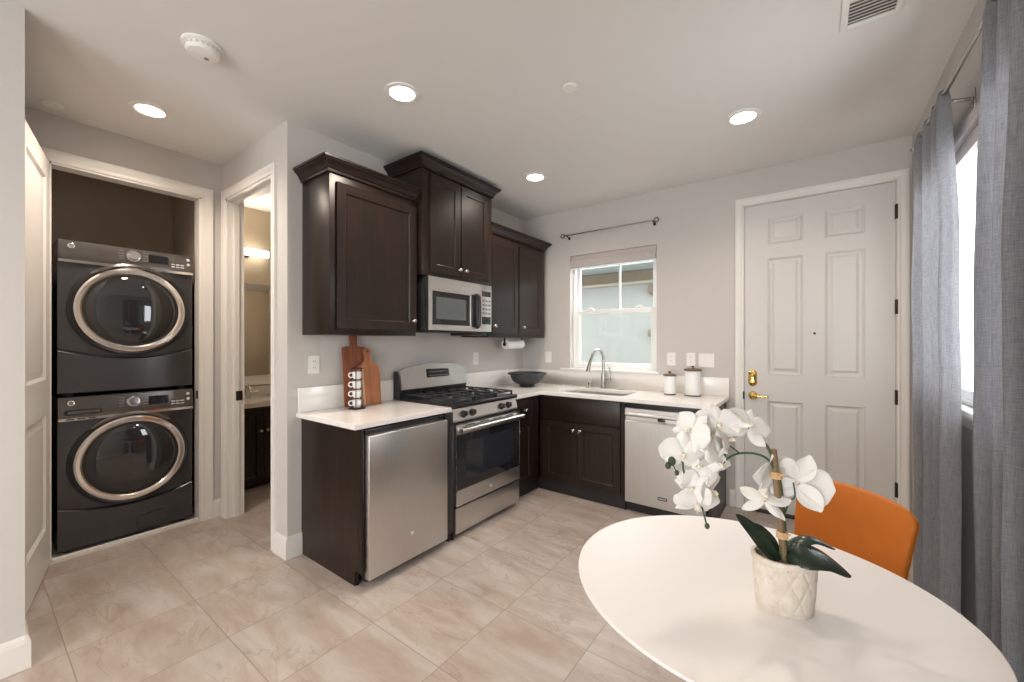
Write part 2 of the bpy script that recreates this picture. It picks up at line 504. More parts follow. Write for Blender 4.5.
def dup(root, loc, label, group=None):
    """a copy of a thing with copies of its parts and sub-parts"""
    r = root.copy(); COL.objects.link(r); r.location = loc; r['label'] = label
    if group: r['group'] = group
    for ch in list(root.children):
        c = ch.copy(); COL.objects.link(c); c.parent = r
        for g in list(ch.children):
            d = g.copy(); COL.objects.link(d); d.parent = c
    return r


X, Y, Z = V((1, 0, 0)), V((0, 1, 0)), V((0, 0, 1))


def plate(bm, O, A, B, N, w, h, t, r=0.006):
    prism(bm, rrect(-w / 2, -h / 2, w / 2, h / 2, r), O, A, B, N, t, bev=0.0012)


# ------------------------------------------------------------------ the room
T = 0.14
b = BM(); box(b, (-2.4, YB - 0.2, -0.12), (XR + 0.2, 0.2, 0)); struct('floor', b, M_floor)
b = BM(); box(b, (-2.4, YB - 0.2, CEIL), (XR + 0.2, 0.2, CEIL + 0.12)); struct('ceiling', b, M_ceil)
b = BM(); box(b, (-0.12, YE, 0), (0, 0.0, CEIL)); struct('wall_left', b, M_wall)
b = BM()                                                             # wall with the kitchen window and the front door
box(b, (-0.12, 0, 0), (W1[0], T, CEIL)); box(b, (W1[0], 0, 0), (W1[1], T, W1[2])); box(b, (W1[0], 0, W1[3]), (W1[1], T, CEIL))
DX0, DX1, DZ = 2.190, 3.106, 2.463
box(b, (W1[1], 0, 0), (DX0, T, CEIL)); box(b, (DX0, 0, DZ), (DX1, T, CEIL)); box(b, (DX1, 0, 0), (XR + T, T, CEIL))
struct('wall_back', b, M_wall)
b = BM()
for (y0, y1, z0, z1) in ((YB, W3[0], 0, CEIL), (W3[0], W3[1], 0, W3[2]), (W3[0], W3[1], W3[3], CEIL), (W3[1], W2[0], 0, CEIL),
                         (W2[0], W2[1], 0, W2[2]), (W2[0], W2[1], W2[3], CEIL), (W2[1], 0, 0, CEIL)):
    box(b, (XR, y0, z0), (XR + T, y1, z1))
struct('wall_right', b, M_wall)
b = BM()
box(b, (0, YB - T, 0), (W4[0], YB, CEIL)); box(b, (W4[1], YB - T, 0), (XR + T, YB, CEIL)); box(b, (W4[0], YB - T, W4[3]), (W4[1], YB, CEIL))
struct('wall_rear', b, M_wall)
b = BM(); box(b, (-0.12, YB - T, 0), (0, YF, CEIL)); box(b, (-1.2, YF - 0.12, 0), (-0.12, YF, CEIL)); struct('wall_near', b, M_wall)
BX0, BX1, BZ = -0.985, -0.205, 2.452                                 # bathroom doorway
b = BM()
box(b, (XL - 0.1, YE, 0), (BX0, YE + 0.115, CEIL)); box(b, (BX1, YE, 0), (-0.12, YE + 0.115, CEIL)); box(b, (BX0, YE, BZ), (BX1, YE + 0.115, CEIL))
struct('wall_bathroom', b, M_wall)
LY0, LY1, LZ = -3.476, -2.713, 2.450                                 # laundry doorway
b = BM()
box(b, (XL - 0.1, YF, 0), (XL, LY0, CEIL)); box(b, (XL - 0.1, LY1, 0), (XL, YE, CEIL)); box(b, (XL - 0.1, LY0, LZ), (XL, LY1, CEIL))
struct('wall_laundry', b, M_wall)
b = BM()                                                             # closet lining
box(b, (-2.05, YF - 0.05, 0), (-1.98, -2.62, CEIL)); box(b, (-1.98, -2.665, 0), (XL - 0.1, -2.62, CEIL)); box(b, (-1.98, YF - 0.05, 0), (XL - 0.1, -3.52, CEIL))
struct('wall_closet', b, M_closet)
b = BM()                                                             # bathroom shell
box(b, (-2.10, -2.62, 0), (-2.03, -0.9, CEIL)); box(b, (-2.10, -0.97, 0), (-0.12, -0.9, CEIL)); box(b, (-2.03, -2.62, 0), (XL - 0.1, -2.50, CEIL))
box(b, (-0.125, YE + 0.115, 0), (-0.12, -0.97, CEIL))
struct('wall_bath', b, M_bath)


# ------------------------------------------------------------------ mouldings
def base_profile(bm, p0, p1, n, h=0.135, t=0.016):
    """skirting from p0 to p1 (floor points on the wall face), n pointing into the room"""
    p0, p1, n = V(p0), V(p1), V(n)
    d = p1 - p0
    prism(bm, [(0, 0), (t, 0), (t, h - 0.03), (t * 0.8, h - 0.012), (t * 0.45, h), (0, h)], p0, n, Z, d.normalized(), d.length)


b = BM()
base_profile(b, (0, YE, 0), (0, -2.495, 0), X); base_profile(b, (BX1 + 0.062, YE, 0), (0.016, YE, 0), -Y)
struct('baseboard_left', b, M_trim)
b = BM(); base_profile(b, (XL, LY1 + 0.064, 0), (XL, YE, 0), X); struct('baseboard_laundry', b, M_trim)
b = BM(); base_profile(b, (0, YB, 0), (0, YF, 0), X); base_profile(b, (-1.0, YF, 0), (0.016, YF, 0), Y); struct('baseboard_near', b, M_trim)
b = BM(); base_profile(b, (XR, YB, 0), (XR, 0, 0), -X); struct('baseboard_right', b, M_trim)
b = BM(); base_profile(b, (2.09, 0, 0), (DX0 - 0.062, 0, 0), -Y); struct('baseboard_back', b, M_trim)
b = BM(); base_profile(b, (-1.98, -2.665, 0), (XL - 0.1, -2.665, 0), -Y, h=0.12); struct('baseboard_closet', b, M_trim)


def casing(bm, O, A, N, w, h, cw=0.062, t=0.018):
    """moulded door casing round an opening w x h whose lower left corner is O"""
    O, A, N = V(O), V(A), V(N)
    prof = [(0, 0), (0, t * 0.55), (cw * 0.16, t * 0.75), (cw * 0.30, t * 0.6), (cw * 0.55, t * 0.8), (cw * 0.8, t), (cw, t * 0.9), (cw, 0)]
    path = [(0, 0, -1, 0), (0, h, -1, 1), (w, h, 1, 1), (w, 0, 1, 0)]
    rings = [[bm.verts.new(O + A * (a + da * o) + Z * (z + dz * o) + N * q) for o, q in prof] for a, z, da, dz in path]
    for r0, r1 in zip(rings, rings[1:]): bridge(bm, r0, r1)
    bm.faces.new(rings[0]); bm.faces.new(rings[-1])


b = BM(); casing(b, (DX0, 0, 0), X, -Y, DX1 - DX0, DZ, 0.058)
for x0, x1 in ((DX0 - 0.002, DX0 + 0.004), (DX1 - 0.004, DX1 + 0.002)): box(b, (x0, 0.0, 0), (x1, T, DZ))
box(b, (DX0, 0, DZ - 0.004), (DX1, T, DZ)); struct('trim_1', b, M_trim, smooth=True)
b = BM(); casing(b, (XL, LY0, 0), Y, X, LY1 - LY0, LZ, 0.074)
box(b, (XL - 0.1, LY1 - 0.012, 0), (XL + 0.002, LY1, LZ)); box(b, (XL - 0.1, LY0, 0), (XL + 0.002, LY0 + 0.012, LZ)); box(b, (XL - 0.1, LY0, LZ - 0.012), (XL + 0.002, LY1, LZ))
struct('trim_2', b, M_trim, smooth=True)
b = BM(); casing(b, (BX0, YE, 0), X, -Y, BX1 - BX0, BZ, 0.062)
box(b, (BX0 - 0.003, YE - 0.002, 0), (BX0 + 0.016, YE + 0.117, BZ)); box(b, (BX1 - 0.016, YE - 0.002, 0), (BX1 + 0.003, YE + 0.117, BZ)); box(b, (BX0, YE - 0.002, BZ - 0.016), (BX1, YE + 0.117, BZ))
box(b, (BX0 + 0.016, YE + 0.045, 0), (BX0 + 0.028, YE + 0.08, BZ - 0.016)); box(b, (BX0 + 0.016, YE + 0.045, BZ - 0.028), (BX1 - 0.016, YE + 0.08, BZ - 0.016))
box(b, (BX1 - 0.028, YE + 0.045, 0), (BX1 - 0.016, YE + 0.08, BZ - 0.016))
tr3 = struct('trim_3', b, M_trim, smooth=True)
b = BM(); box(b, (BX0 + 0.0155, YE + 0.055, 0.90), (BX0 + 0.031, YE + 0.10, 0.975), 0.003); o = obj('strike_plate', b, M_bronze, tr3)
b = BM(); box(b, (XL - 0.06, LY1 - 0.0145, 0.925), (XL - 0.02, LY1 - 0.011, 0.985), 0.001); o = obj('strike_plate', b, M_bronze, bpy.data.objects['trim_2'])

# ------------------------------------------------------------------ front door
b = BM()
dx0, dx1, dz0, dz1 = DX0 + 0.007, DX1 - 0.007, 0.022, DZ - 0.007
w, h = dx1 - dx0, dz1 - dz0
xs = [0, 2.352 - dx0, 2.584 - dx0, 2.713 - dx0, 2.941 - dx0, w]
zs = [0, 0.24 - dz0, 0.895 - dz0, 1.098 - dz0, 2.022 - dz0, 2.128 - dz0, 2.336 - dz0, h]
slab(b, (dx0, 0.012, dz0), X, Z, -Y, xs, zs, {(i, j) for i in (1, 3) for j in (1, 3, 5)}, [(0.003, 0.003), (0.006, -0.003), (0.010, -0.010), (0.012, 0.0), (0.018, 0.009), (0.003, 0.0)], 0.044)
d1 = struct('door_1', b, M_door, smooth=True)
b = BM(); rgs = []
for q_, h_ in ((1.0, 0.0), (1.0, 0.003), (0.96, 0.008), (0.84, 0.014), (0.62, 0.019), (0.3, 0.022)):                # domed escutcheon
    rgs.append([b.verts.new((2.252 + x_ * q_, 0.012 - h_, 1.066 + z_ * q_)) for x_, z_ in rrect(-0.031, -0.066, 0.031, 0.066, 0.029, 8)])
for r0, r1 in zip(rgs, rgs[1:]): bridge(b, r0, r1)
b.faces.new(rgs[-1])
lathe(b, (2.252, -0.002, 1.040), [(0.024, 0), (0.023, 0.010), (0.016, 0.016), (0, 0.018)], 24, axis=(0, -1, 0))
lathe(b, (2.252, -0.002, 1.092), [(0.020, 0), (0.018, 0.010), (0.010, 0.014), (0, 0.015)], 20, axis=(0, -1, 0)); box(b, (2.247, -0.030, 1.075), (2.257, -0.014, 1.108), 0.003)
o = obj('deadbolt', b, M_brass, d1); o['label'] = 'polished brass deadbolt plate'
b = BM(); lathe(b, (2.256, 0.012, 0.924), [(0.034, 0), (0.034, 0.006), (0.028, 0.014), (0.013, 0.018), (0.012, 0.048), (0, 0.05)], 28, axis=(0, -1, 0))
tube(b, smooth_path([(2.256, -0.034, 0.924), (2.285, -0.040, 0.927), (2.32, -0.040, 0.921), (2.35, -0.040, 0.925), (2.366, -0.038, 0.921)], 4), [0.011] * 3 + [0.009] * 8 + [0.007] * 6, 10)
o = obj('lever_handle', b, M_brass, d1); o['label'] = 'polished brass lever handle'
b = BM(); lathe(b, (2.654, 0.012, 1.42), [(0.009, 0), (0.009, 0.004), (0.005, 0.005), (0, 0.002)], 16, axis=(0, -1, 0)); obj('peephole', b, M_bronze, d1)
for z in (2.247, 1.596, 0.977, 0.345):
    b = BM(); cyl(b, (3.1065, -0.004, z - 0.05), (3.1065, -0.004, z + 0.05), 0.0075, 12); box(b, (3.094, 0.0, z - 0.05), (3.116, 0.013, z + 0.05))
    obj('hinge', b, M_bronze, d1)
b = BM(); box(b, (DX0, -0.02, 0), (DX1, T, 0.02), 0.004); struct('trim_4', b, M_bronze)
b = BM(); box(b, (2.183, -0.012, 0.893), (2.1955, 0.012, 0.955), 0.003); obj('strike_plate', b, M_blackpl, bpy.data.objects['trim_1'])

# ------------------------------------------------------------------ laundry door, swung open against the hall wall
hp = V((XL + 0.004, LY0 + 0.010, 0)); dd = V((0.978, -0.208, 0)).normalized(); dn = V((0.208, 0.978, 0)).normalized()
b = BM()
DW, DH = 0.735, 2.44
slab(b, hp + Z * 0.012 - dn * 0.004 + dd * DW, -dd, Z, dn, [0, 0.115, DW - 0.115, DW], [0, 0.24, 0.92, 1.12, DH - 0.125, DH - 0.012], {(1, 1), (1, 3)},
     [(0.004, 0), (0.016, -0.012), (0.012, 0.0), (0.030, 0.008), (0.002, 0)], 0.035)
d2 = struct('door_2', b, M_trim, smooth=True)

# ------------------------------------------------------------------ windows
def win_frame(O, A, N, w, h, depth=0.07, fw=0.045):
    """outer vinyl frame, opening w x h, lower left at O, N to the room"""
    bm = BM()
    def bar(a0, z0, a1, z1, n0=0.0, n1=depth, bev=0.004):
        p = V(O) + V(A) * a0 + Z * z0 - V(N) * n0; q = V(O) + V(A) * a1 + Z * z1 - V(N) * n1
        box(bm, p, q, bev)
    bar(0, 0, fw, h); bar(w - fw, 0, w, h); bar(fw, 0, w - fw, fw * 0.7); bar(fw, h - fw, w - fw, h)
    return bm


def sash(O, A, N, a0, z0, a1, z1, n0, n1, s=0.04):
    bm = BM()
    P = lambda a, z, n: V(O) + V(A) * a + Z * z - V(N) * n
    box(bm, P(a0, z0, n0), P(a0 + s, z1, n1), 0.003); box(bm, P(a1 - s, z0, n0), P(a1, z1, n1), 0.003)
    box(bm, P(a0 + s, z0, n0), P(a1 - s, z0 + s, n1), 0.003); box(bm, P(a0 + s, z1 - s, n0), P(a1 - s, z1, n1), 0.003)
    return bm


O1 = V((W1[0], 0.065, W1[2])); w1, h1 = W1[1] - W1[0], W1[3] - W1[2]
win1 = struct('window_1', win_frame(O1, X, -Y, w1, h1, 0.07, 0.03), M_vinyl, smooth=True)
mid = 1.665 - W1[2]
up = obj('upper_sash', sash(O1, X, -Y, 0.03, mid - 0.02, w1 - 0.03, h1 - 0.03, 0.038, 0.065, 0.036), M_vinyl, win1)
b = BM(); box(b, (1.088, 0.105, 1.665), (1.106, 0.122, 2.21), 0.002); obj('muntin', b, M_vinyl, up)
b = BM(); box(b, (W1[0] + 0.06, 0.112, 1.665), (W1[1] - 0.06, 0.116, 2.19)); obj('pane', b, M_glass, up)
lo = obj('lower_sash', sash(O1, X, -Y, 0.03, 0.022, w1 - 0.03, mid + 0.02, 0.008, 0.036, 0.045), M_vinyl, win1)
b = BM(); box(b, (W1[0] + 0.07, 0.085, 1.14), (W1[1] - 0.07, 0.089, 1.65)); obj('pane', b, M_glass, lo)
for x in (0.80, 1.30):
    b = BM(); box(b, (x - 0.03, 0.066, 1.685), (x + 0.03, 0.088, 1.70), 0.004); box(b, (x - 0.012, 0.062, 1.69), (x + 0.02, 0.076, 1.71), 0.004); obj('sash_lock', b, M_vinyl, win1)
b = BM(); box(b, (W1[0] - 0.105, -0.035, W1[2] - 0.024), (W1[1] + 0.03, 0.066, W1[2] + 0.002), 0.005); struct('trim_5', b, M_trim, smooth=True)

O2 = V((XR + 0.012, W2[1], W2[2])); w2, h2 = W2[1] - W2[0], W2[3] - W2[2]
win2 = struct('window_2', win_frame(O2, -Y, -X, w2, h2, 0.07, 0.03), M_vinyl, smooth=True)
for k, (a0, a1) in enumerate(((0.03, w2 / 2 + 0.02), (w2 / 2 - 0.02, w2 - 0.03))):
    s_ = obj('side_sash', sash(O2, -Y, -X, a0, 0.022, a1, h2 - 0.03, 0.006 + 0.03 * k, 0.034 + 0.03 * k, 0.042), M_vinyl, win2)
    b = BM(); box(b, (XR + 0.030 + 0.03 * k, W2[1] - a0 - 0.04, W2[2] + 0.06), (XR + 0.034 + 0.03 * k, W2[1] - a1 + 0.04, W2[3] - 0.07)); obj('pane', b, M_glass, s_)
b = BM(); box(b, (XR - 0.045, W2[0] - 0.04, W2[2] - 0.03), (XR + 0.012, W2[1] + 0.06, W2[2]), 0.006)
box(b, (XR - 0.016, W2[0] - 0.02, W2[2] - 0.085), (XR + 0.001, W2[1] + 0.04, W2[2] - 0.03), 0.004); struct('trim_6', b, M_trim, smooth=True)
b = BM()                                                             # white lining added outside the side window so its reveal shows bright
for q in (((W2[0] - 0.001, W2[2]), (W2[0] + 0.004, W2[3])), ((W2[1] - 0.004, W2[2]), (W2[1] + 0.001, W2[3]))): box(b, (XR + 0.083, q[0][0], q[0][1]), (XR + T + 0.02, q[1][0], q[1][1]))
box(b, (XR + 0.083, W2[0], W2[2] - 0.001), (XR + T + 0.03, W2[1], W2[2] + 0.004)); box(b, (XR + 0.083, W2[0], W2[3] - 0.004), (XR + T + 0.02, W2[1], W2[3] + 0.001)); obj('added_reveal', b, M_vinyl, win2)
O3 = V((XR + 0.065, W3[1], W3[2])); win3 = struct('window_3', win_frame(O3, -Y, -X, W3[1] - W3[0], W3[3] - W3[2]), M_vinyl)
b = BM(); box(b, (XR + 0.07, (W3[0] + W3[1]) / 2 - 0.03, W3[2]), (XR + 0.13, (W3[0] + W3[1]) / 2 + 0.03, W3[3])); obj('mullion', b, M_vinyl, win3)
b = BM(); box(b, (XR + 0.098, W3[0] + 0.04, W3[2] + 0.03), (XR + 0.102, W3[1] - 0.04, W3[3] - 0.04)); obj('pane', b, M_glass, win3)
O4 = V((W4[1], YB - 0.065, W4[2])); fill_win = struct('fill_window', win_frame(O4, -X, Y, W4[1] - W4[0], W4[3] - W4[2]), M_vinyl)  # unseen opening added to bring in daylight from behind
b = BM(); box(b, (1.92, YB - 0.13, W4[2]), (1.98, YB - 0.07, W4[3])); obj('mullion', b, M_vinyl, fill_win)
b = BM(); box(b, (W4[0] + 0.04, YB - 0.102, W4[2] + 0.03), (W4[1] - 0.04, YB - 0.098, W4[3] - 0.04)); obj('pane', b, M_glass, fill_win)

# outside: the house across the side yard
b = BM(); box(b, (-9, 0.2, -0.2), (9, 2.2, -0.1)); struct('ground_side_yard', b, M_ground)
nb = thing('neighbour_house', (0.2, 2.2, -0.1), 'pale stucco house wall seen through the kitchen window', 'house')
b = BM(); box(b, (-6, 2.2, -0.1), (5, 2.4, 2.7)); obj('house_wall', b, M_stucco, nb, False)
b = BM(); box(b, (-6, 2.165, 2.265), (5, 2.2, 2.42)); obj('frieze_board', b, M_frieze, nb, False)
b = BM(); box(b, (-6, 2.15, 2.222), (5, 2.2, 2.265), 0.006); obj('frieze_moulding', b, mat('neighbour_cream', srgb(138, 131, 118), 0.8, noise_amt=0.03), nb)
b = BM(); box(b, (-6, 1.75, 2.43), (5, 2.4, 2.455)); obj('soffit', b, M_soffit, nb, False)
b = BM(); prism(b, [(0, 0), (0.11, 0), (0.13, 0.09), (0.13, 0.13), (0.115, 0.13), (0.10, 0.02), (0.01, 0.02), (0.01, 0.13), (0, 0.13)], (-6, 1.75, 2.42), -Y, Z, X, 11); obj('gutter', b, M_soffit, nb, False)
b = BM(); prism(b, [(-0.08, 0.13), (1.5, 0.75), (1.5, 0.70), (-0.08, 0.08)], (-6, 1.75, 2.42), Y, Z, X, 11); obj('roof_slope', b, M_roof, nb, False)
b = BM(); box(b, (0.72, 2.13, 2.07), (0.86, 2.2, 2.19), 0.008); box(b, (0.74, 2.15, 2.05), (0.84, 2.2, 2.07)); obj('upper_wall_box', b, M_frieze, nb)  # plain box with a lower ledge on the house wall
b = BM(); box(b, (0.72, 2.13, 1.44), (0.82, 2.2, 1.54), 0.01); lathe(b, (0.77, 2.13, 1.47), [(0.025, 0), (0.02, 0.02), (0, 0.022)], 14, axis=(0, -1, 0)); obj('lower_wall_box', b, M_frieze, nb)  # plain box with a round boss on the house wall

# folded shade in the kitchen window
sh = thing('roman_shade', (1.045, 0.03, 2.2), 'pale folded fabric shade at the top of the kitchen window', 'shade')
b = BM(); box(b, (W1[0] + 0.004, -0.004, 2.205), (W1[1] - 0.004, 0.05, 2.250), 0.004); obj('headrail', b, M_shade, sh)
b = BM()
for k in range(4): box(b, (W1[0] + 0.006, 0.004 - 0.003 * k, 2.124 + k * 0.004), (W1[1] - 0.006, 0.011 - 0.003 * k, 2.206), 0.002)
prism(b, [(0, 0), (0.016, 0.006), (0.020, 0.04), (0.008, 0.08), (0, 0.08)], (W1[0] + 0.006, 0.004, 2.124), -Y, Z, X, w1 - 0.012); obj('fabric', b, M_shade, sh)
b = BM(); box(b, (W1[0] + 0.006, -0.004, 2.110), (W1[1] - 0.006, 0.012, 2.126), 0.003); obj('bottom_rail', b, M_vinyl, sh)
# raised shade in the right wall window
sh2 = thing('roman_shade', (XR + 0.03, (W2[0] + W2[1]) / 2, 2.2), 'pale folded shade at the top of the curtained side window', 'shade')
b = BM(); box(b, (XR - 0.046, W2[0] + 0.004, 2.205), (XR - 0.002, W2[1] - 0.004, 2.252), 0.004); obj('headrail', b, M_shade, sh2)
b = BM(); prism(b, [(0, 0), (0.016, 0.006), (0.020, 0.04), (0.008, 0.08), (0, 0.08)], (XR - 0.014, W2[0] + 0.006, 2.126), -X, Z, Y, w2 - 0.012); obj('fabric', b, M_shade, sh2)

# ------------------------------------------------------------------ upper cabinets
def knob(bm, p, n):
    lathe(bm, p, [(0.009, 0), (0.006, 0.004), (0.0055, 0.012), (0.014, 0.017), (0.0155, 0.022), (0.012, 0.027), (0, 0.029)], 18, axis=n)


def crown(bm, x, y0, y1, z, ends=(True, True), h=0.080, p=0.060):
    """crown moulding on a cabinet against the left wall: front at x, from y0 to y1, mitred returns"""
    prof = [(0, 0), (0.012, 0), (0.012, 0.014), (0.020, 0.020), (0.026, 0.034), (0.040, 0.050), (0.050, 0.056), (0.052, 0.064), (p, 0.066), (p, h), (0, h)]
    path = []
    if ends[0]: path.append((0.002, y0, 0, -1))
    path.append((x, y0, 1, -1 if ends[0] else 0)); path.append((x, y1, 1, 1 if ends[1] else 0))
    if ends[1]: path.append((0.002, y1, 0, 1))
    rings = [[bm.verts.new((px + dx * o, py + dy * o, z + q)) for o, q in prof] for px, py, dx, dy in path]
    for r0, r1 in zip(rings, rings[1:]): bridge(bm, r0, r1)
    bm.faces.new(rings[0]); bm.faces.new(rings[-1])


def upper(loc_y, y0, y1, z0, z1, x, doors, label, knobs, ends):
    c = thing('upper_cabinet', (0, loc_y, z0), label, 'cabinet')
    b = BM(); box(b, (0.002, y0, z0), (x, y1, z1), 0.0015); obj('carcass', b, M_cab, c)
    for (d0, d1, dz0_, dz1_), kp in zip(doors, knobs):
        b = BM(); shaker(b, (x + 0.0205, d0, dz0_), Y, Z, X, d1 - d0, dz1_ - dz0_); d = obj('door', b, M_cab, c, ang=20)
        b = BM(); knob(b, (x + 0.0205, kp[0], kp[1]), X); o = obj('knob', b, M_nickel, d); o['label'] = 'small satin nickel knob'
    b = BM(); crown(b, x, y0, y1, z1 - 0.012, ends); obj('crown_moulding', b, M_cabh, c, ang=20)
    return c


upper(-2.16, -2.489, -1.832, 1.400, 2.385, 0.324, [(-2.450, -1.842, 1.436, 2.322)], 'tall dark wood wall cabinet with one door above the cutting boards', [(-1.872, 1.505)], (True, False))
upper(-1.415, -1.815, -1.022, 1.845, 2.632, 0.372, [(-1.752, -1.436, 1.872, 2.596), (-1.424, -1.092, 1.872, 2.596)], 'dark wood wall cabinet with two doors above the microwave', [(-1.448, 1.924), (-1.378, 1.924)], (True, True))
upper(-0.55, -1.020, -0.073, 1.400, 2.345, 0.324, [(-0.985, -0.578, 1.436, 2.290), (-0.560, -0.155, 1.436, 2.290)], 'dark wood wall cabinet with two doors beside the kitchen window', [(-0.950, 1.50), (-0.500, 1.50)], (False, True))

# ------------------------------------------------------------------ microwave
mw = thing('microwave', (0, -1.415, 1.437), 'stainless over the range microwave under the middle wall cabinet', 'microwave')
my0, my1, mz0, mz1, mx = -1.783, -1.062, 1.440, 1.838, 0.392
b = BM(); box(b, (0.002, my0, mz0), (mx - 0.03, my1, mz1), 0.003); obj('housing', b, M_blackpl, mw)
b = BM(); slab(b, (mx + 0.012, my0, mz0 + 0.004), Y, Z, X, [0, 0.034, 0.455, 0.58], [0, 0.036, 0.294, 0.394], {(1, 1)}, [(0.004, 0), (0.002, -0.008)], 0.042)
md = obj('door', b, M_steelh, mw, ang=20)
b = BM(); slab(b, (mx + 0.0065, my0 + 0.040, mz0 + 0.046), Y, Z, X, [0, 0.409], [0, 0.246], {(0, 0)}, [(0.038, 0), (0.002, -0.002)], 0.004); obj('glass', b, M_blackgl, md)
b = BM(); box(b, (mx + 0.0045, my0 + 0.082, mz0 + 0.088), (mx + 0.0052, my0 + 0.406, mz0 + 0.252)); obj('window_screen', b, mat('mesh_screen', (0.10, 0.115, 0.12, 1), 0.18, noise_amt=0.1), md)
b = BM(); hy = -1.262
tube(b, smooth_path([(mx + 0.012, hy, 1.478), (mx + 0.044, hy, 1.492), (mx + 0.050, hy, 1.61), (mx + 0.044, hy, 1.728), (mx + 0.012, hy, 1.742)], 6), 0.013, 12)
box(b, (mx + 0.011, hy - 0.055, 1.478), (mx + 0.020, hy + 0.03, 1.742), 0.004); obj('handle', b, M_black, md)
b = BM(); lathe(b, (mx + 0.012, -1.41, 1.783), [(0.013, 0), (0.013, 0.002), (0, 0.0025)], 20, axis=X); obj('badge', b, M_ink, md)
b = BM(); box(b, (mx - 0.03, -1.202, mz0 + 0.004), (mx + 0.012, my1, mz0 + 0.398), 0.003); mp_ = obj('control_panel', b, M_steelh, mw)
b = BM(); box(b, (mx + 0.0118, -1.190, 1.74), (mx + 0.0128, -1.075, 1.785)); obj('display', b, M_blackgl, mp_)
b = BM(); box(b, (mx + 0.0118, -1.190, 1.505), (mx + 0.0126, -1.075, 1.57)); obj('keypad', b, M_blackgl, mp_)
b = BM()
for i in range(3):
    for j in range(4): box(b, (mx + 0.0118, -1.182 + i * 0.038, 1.59 + j * 0.035), (mx + 0.0126, -1.156 + i * 0.038, 1.608 + j * 0.035))
obj('button', b, M_grey, mp_)
b = BM(); box(b, (0.05, my0 + 0.05, mz0 - 0.008), (mx - 0.02, my1 - 0.05, mz0 + 0.001), 0.002); obj('vent_grille', b, M_blackpl, mw)
b = BM(); box(b, (0.10, -1.26, mz0 - 0.028), (0.34, -0.985 - 0.06, mz0 - 0.006), 0.003); obj('light_housing', b, M_blackpl, mw)

# ------------------------------------------------------------------ left run: end panel, refrigerator, worktop
ep = thing('end_panel', (0.3, -2.505, 0), 'dark wood end panel between the refrigerator and the bathroom doorway', 'cabinet')
b = BM(); prism(b, [(0.002, 0.14), (0.017, 0.14), (0.017, 0.0), (0.595, 0.0), (0.595, 0.085), (0.645, 0.085), (0.645, CT - 0.031), (0.002, CT - 0.031)], (0, -2.494, 0), X, Z, Y, 0.019); obj('side_panel', b, M_cab, ep, False)
b = BM(); box(b, (0.640, -2.494, 0.085), (0.660, -2.478, CT - 0.031), 0.002); obj('filler_strip', b, M_cab, ep)
b = BM(); box(b, (0.585, -2.486, 0.0), (0.600, -2.472, 0.10)); obj('toe_kick', b, M_toe, ep)

fr = thing('compact_refrigerator', (0.35, -2.14, 0), 'compact refrigerator with plain stainless door under the left worktop', 'refrigerator')
b = BM(); box(b, (0.06, -2.455, 0.03), (0.638, -1.835, 0.862), 0.004); obj('body', b, M_blackpl, fr)
b = BM(); box(b, (0.655, -2.475, 0.052), (0.702, -1.882, 0.842), 0.006, 3); fd = obj('door', b, M_steel, fr)
b = BM(); box(b, (0.638, -2.472, 0.055), (0.656, -1.886, 0.842), 0.002); obj('door_gasket', b, M_blackpl, fd)
b = BM(); lathe(b, (0.702, -2.181, 0.212), [(0.015, 0), (0.015, 0.002), (0.012, 0.003), (0, 0.0025)], 24, axis=X); bd = obj('badge', b, M_chrome, fd)
b = BM(); lathe(b, (0.7045, -2.181, 0.212), [(0.0115, 0), (0.0115, 0.0006), (0, 0.0006)], 20, axis=X); obj('badge_field', b, M_ink, bd)
b = BM(); box(b, (0.638, -2.47, 0.842), (0.66, -1.875, 0.868), 0.003); cyl(b, (0.66, -2.44, 0.856), (0.672, -2.44, 0.856), 0.007, 12); cyl(b, (0.66, -1.91, 0.858), (0.675, -1.91, 0.858), 0.010, 12); obj('hinge_cover', b, M_black, fr)
for y in (-2.42, -1.90):
    for x in (0.12, 0.60):
        b = BM(); cyl(b, (x, y, 0), (x, y, 0.032), 0.018, 14); obj('foot', b, M_blackpl, fr)
fp = thing('filler_panel', (0.33, -1.84, 0), 'black filler panel between the compact refrigerator and the range', 'panel')
b = BM(); box(b, (0.05, -1.830, 0.0), (0.655, -1.803, CT - 0.031), 0.002); obj('board', b, M_black, fp)
b = BM(); box(b, (0.655, -1.874, 0.06), (0.672, -1.803, CT - 0.031), 0.002); obj('face_strip', b, M_black, fp)


def counter_bm(pts, hole=None):
    bm = BM()
    vs_ = [bm.verts.new((x, y, CT)) for x, y in pts]
    es = [bm.edges.new((vs_[i], vs_[(i + 1) % len(vs_)])) for i in range(len(vs_))]
    if hole:
        hv = [bm.verts.new((x, y, CT)) for x, y in hole]
        es += [bm.edges.new((hv[i], hv[(i + 1) % len(hv)])) for i in range(len(hv))]
    bmesh.ops.triangle_fill(bm, use_beauty=True, edges=es)
    r = bmesh.ops.extrude_face_region(bm, geom=list(bm.faces))
    bmesh.ops.translate(bm, verts=[v for v in r['geom'] if isinstance(v, bmesh.types.BMVert)], vec=(0, 0, -0.031))
    bmesh.ops.recalc_face_normals(bm, faces=bm.faces)
    bmesh.ops.bevel(bm, geom=[e for e in bm.edges if e.is_manifold and e.calc_face_angle() > 0.7 and abs(e.verts[0].co.z - e.verts[1].co.z) < 1e-5], offset=0.003, segments=2, affect='EDGES')
    return bm


wt = thing('worktop', (0.3, -2.16, CT), 'short white quartz worktop with splashback above the compact refrigerator', 'worktop')
obj('slab', counter_bm([(0.002, -2.528), (0.652, -2.528), (0.652, -1.797), (0.002, -1.797)]), M_quartz, wt)
b = BM(); box(b, (0.002, -2.520, CT), (0.022, -1.797, 1.062), 0.0025); obj('splashback', b, M_quartz, wt)

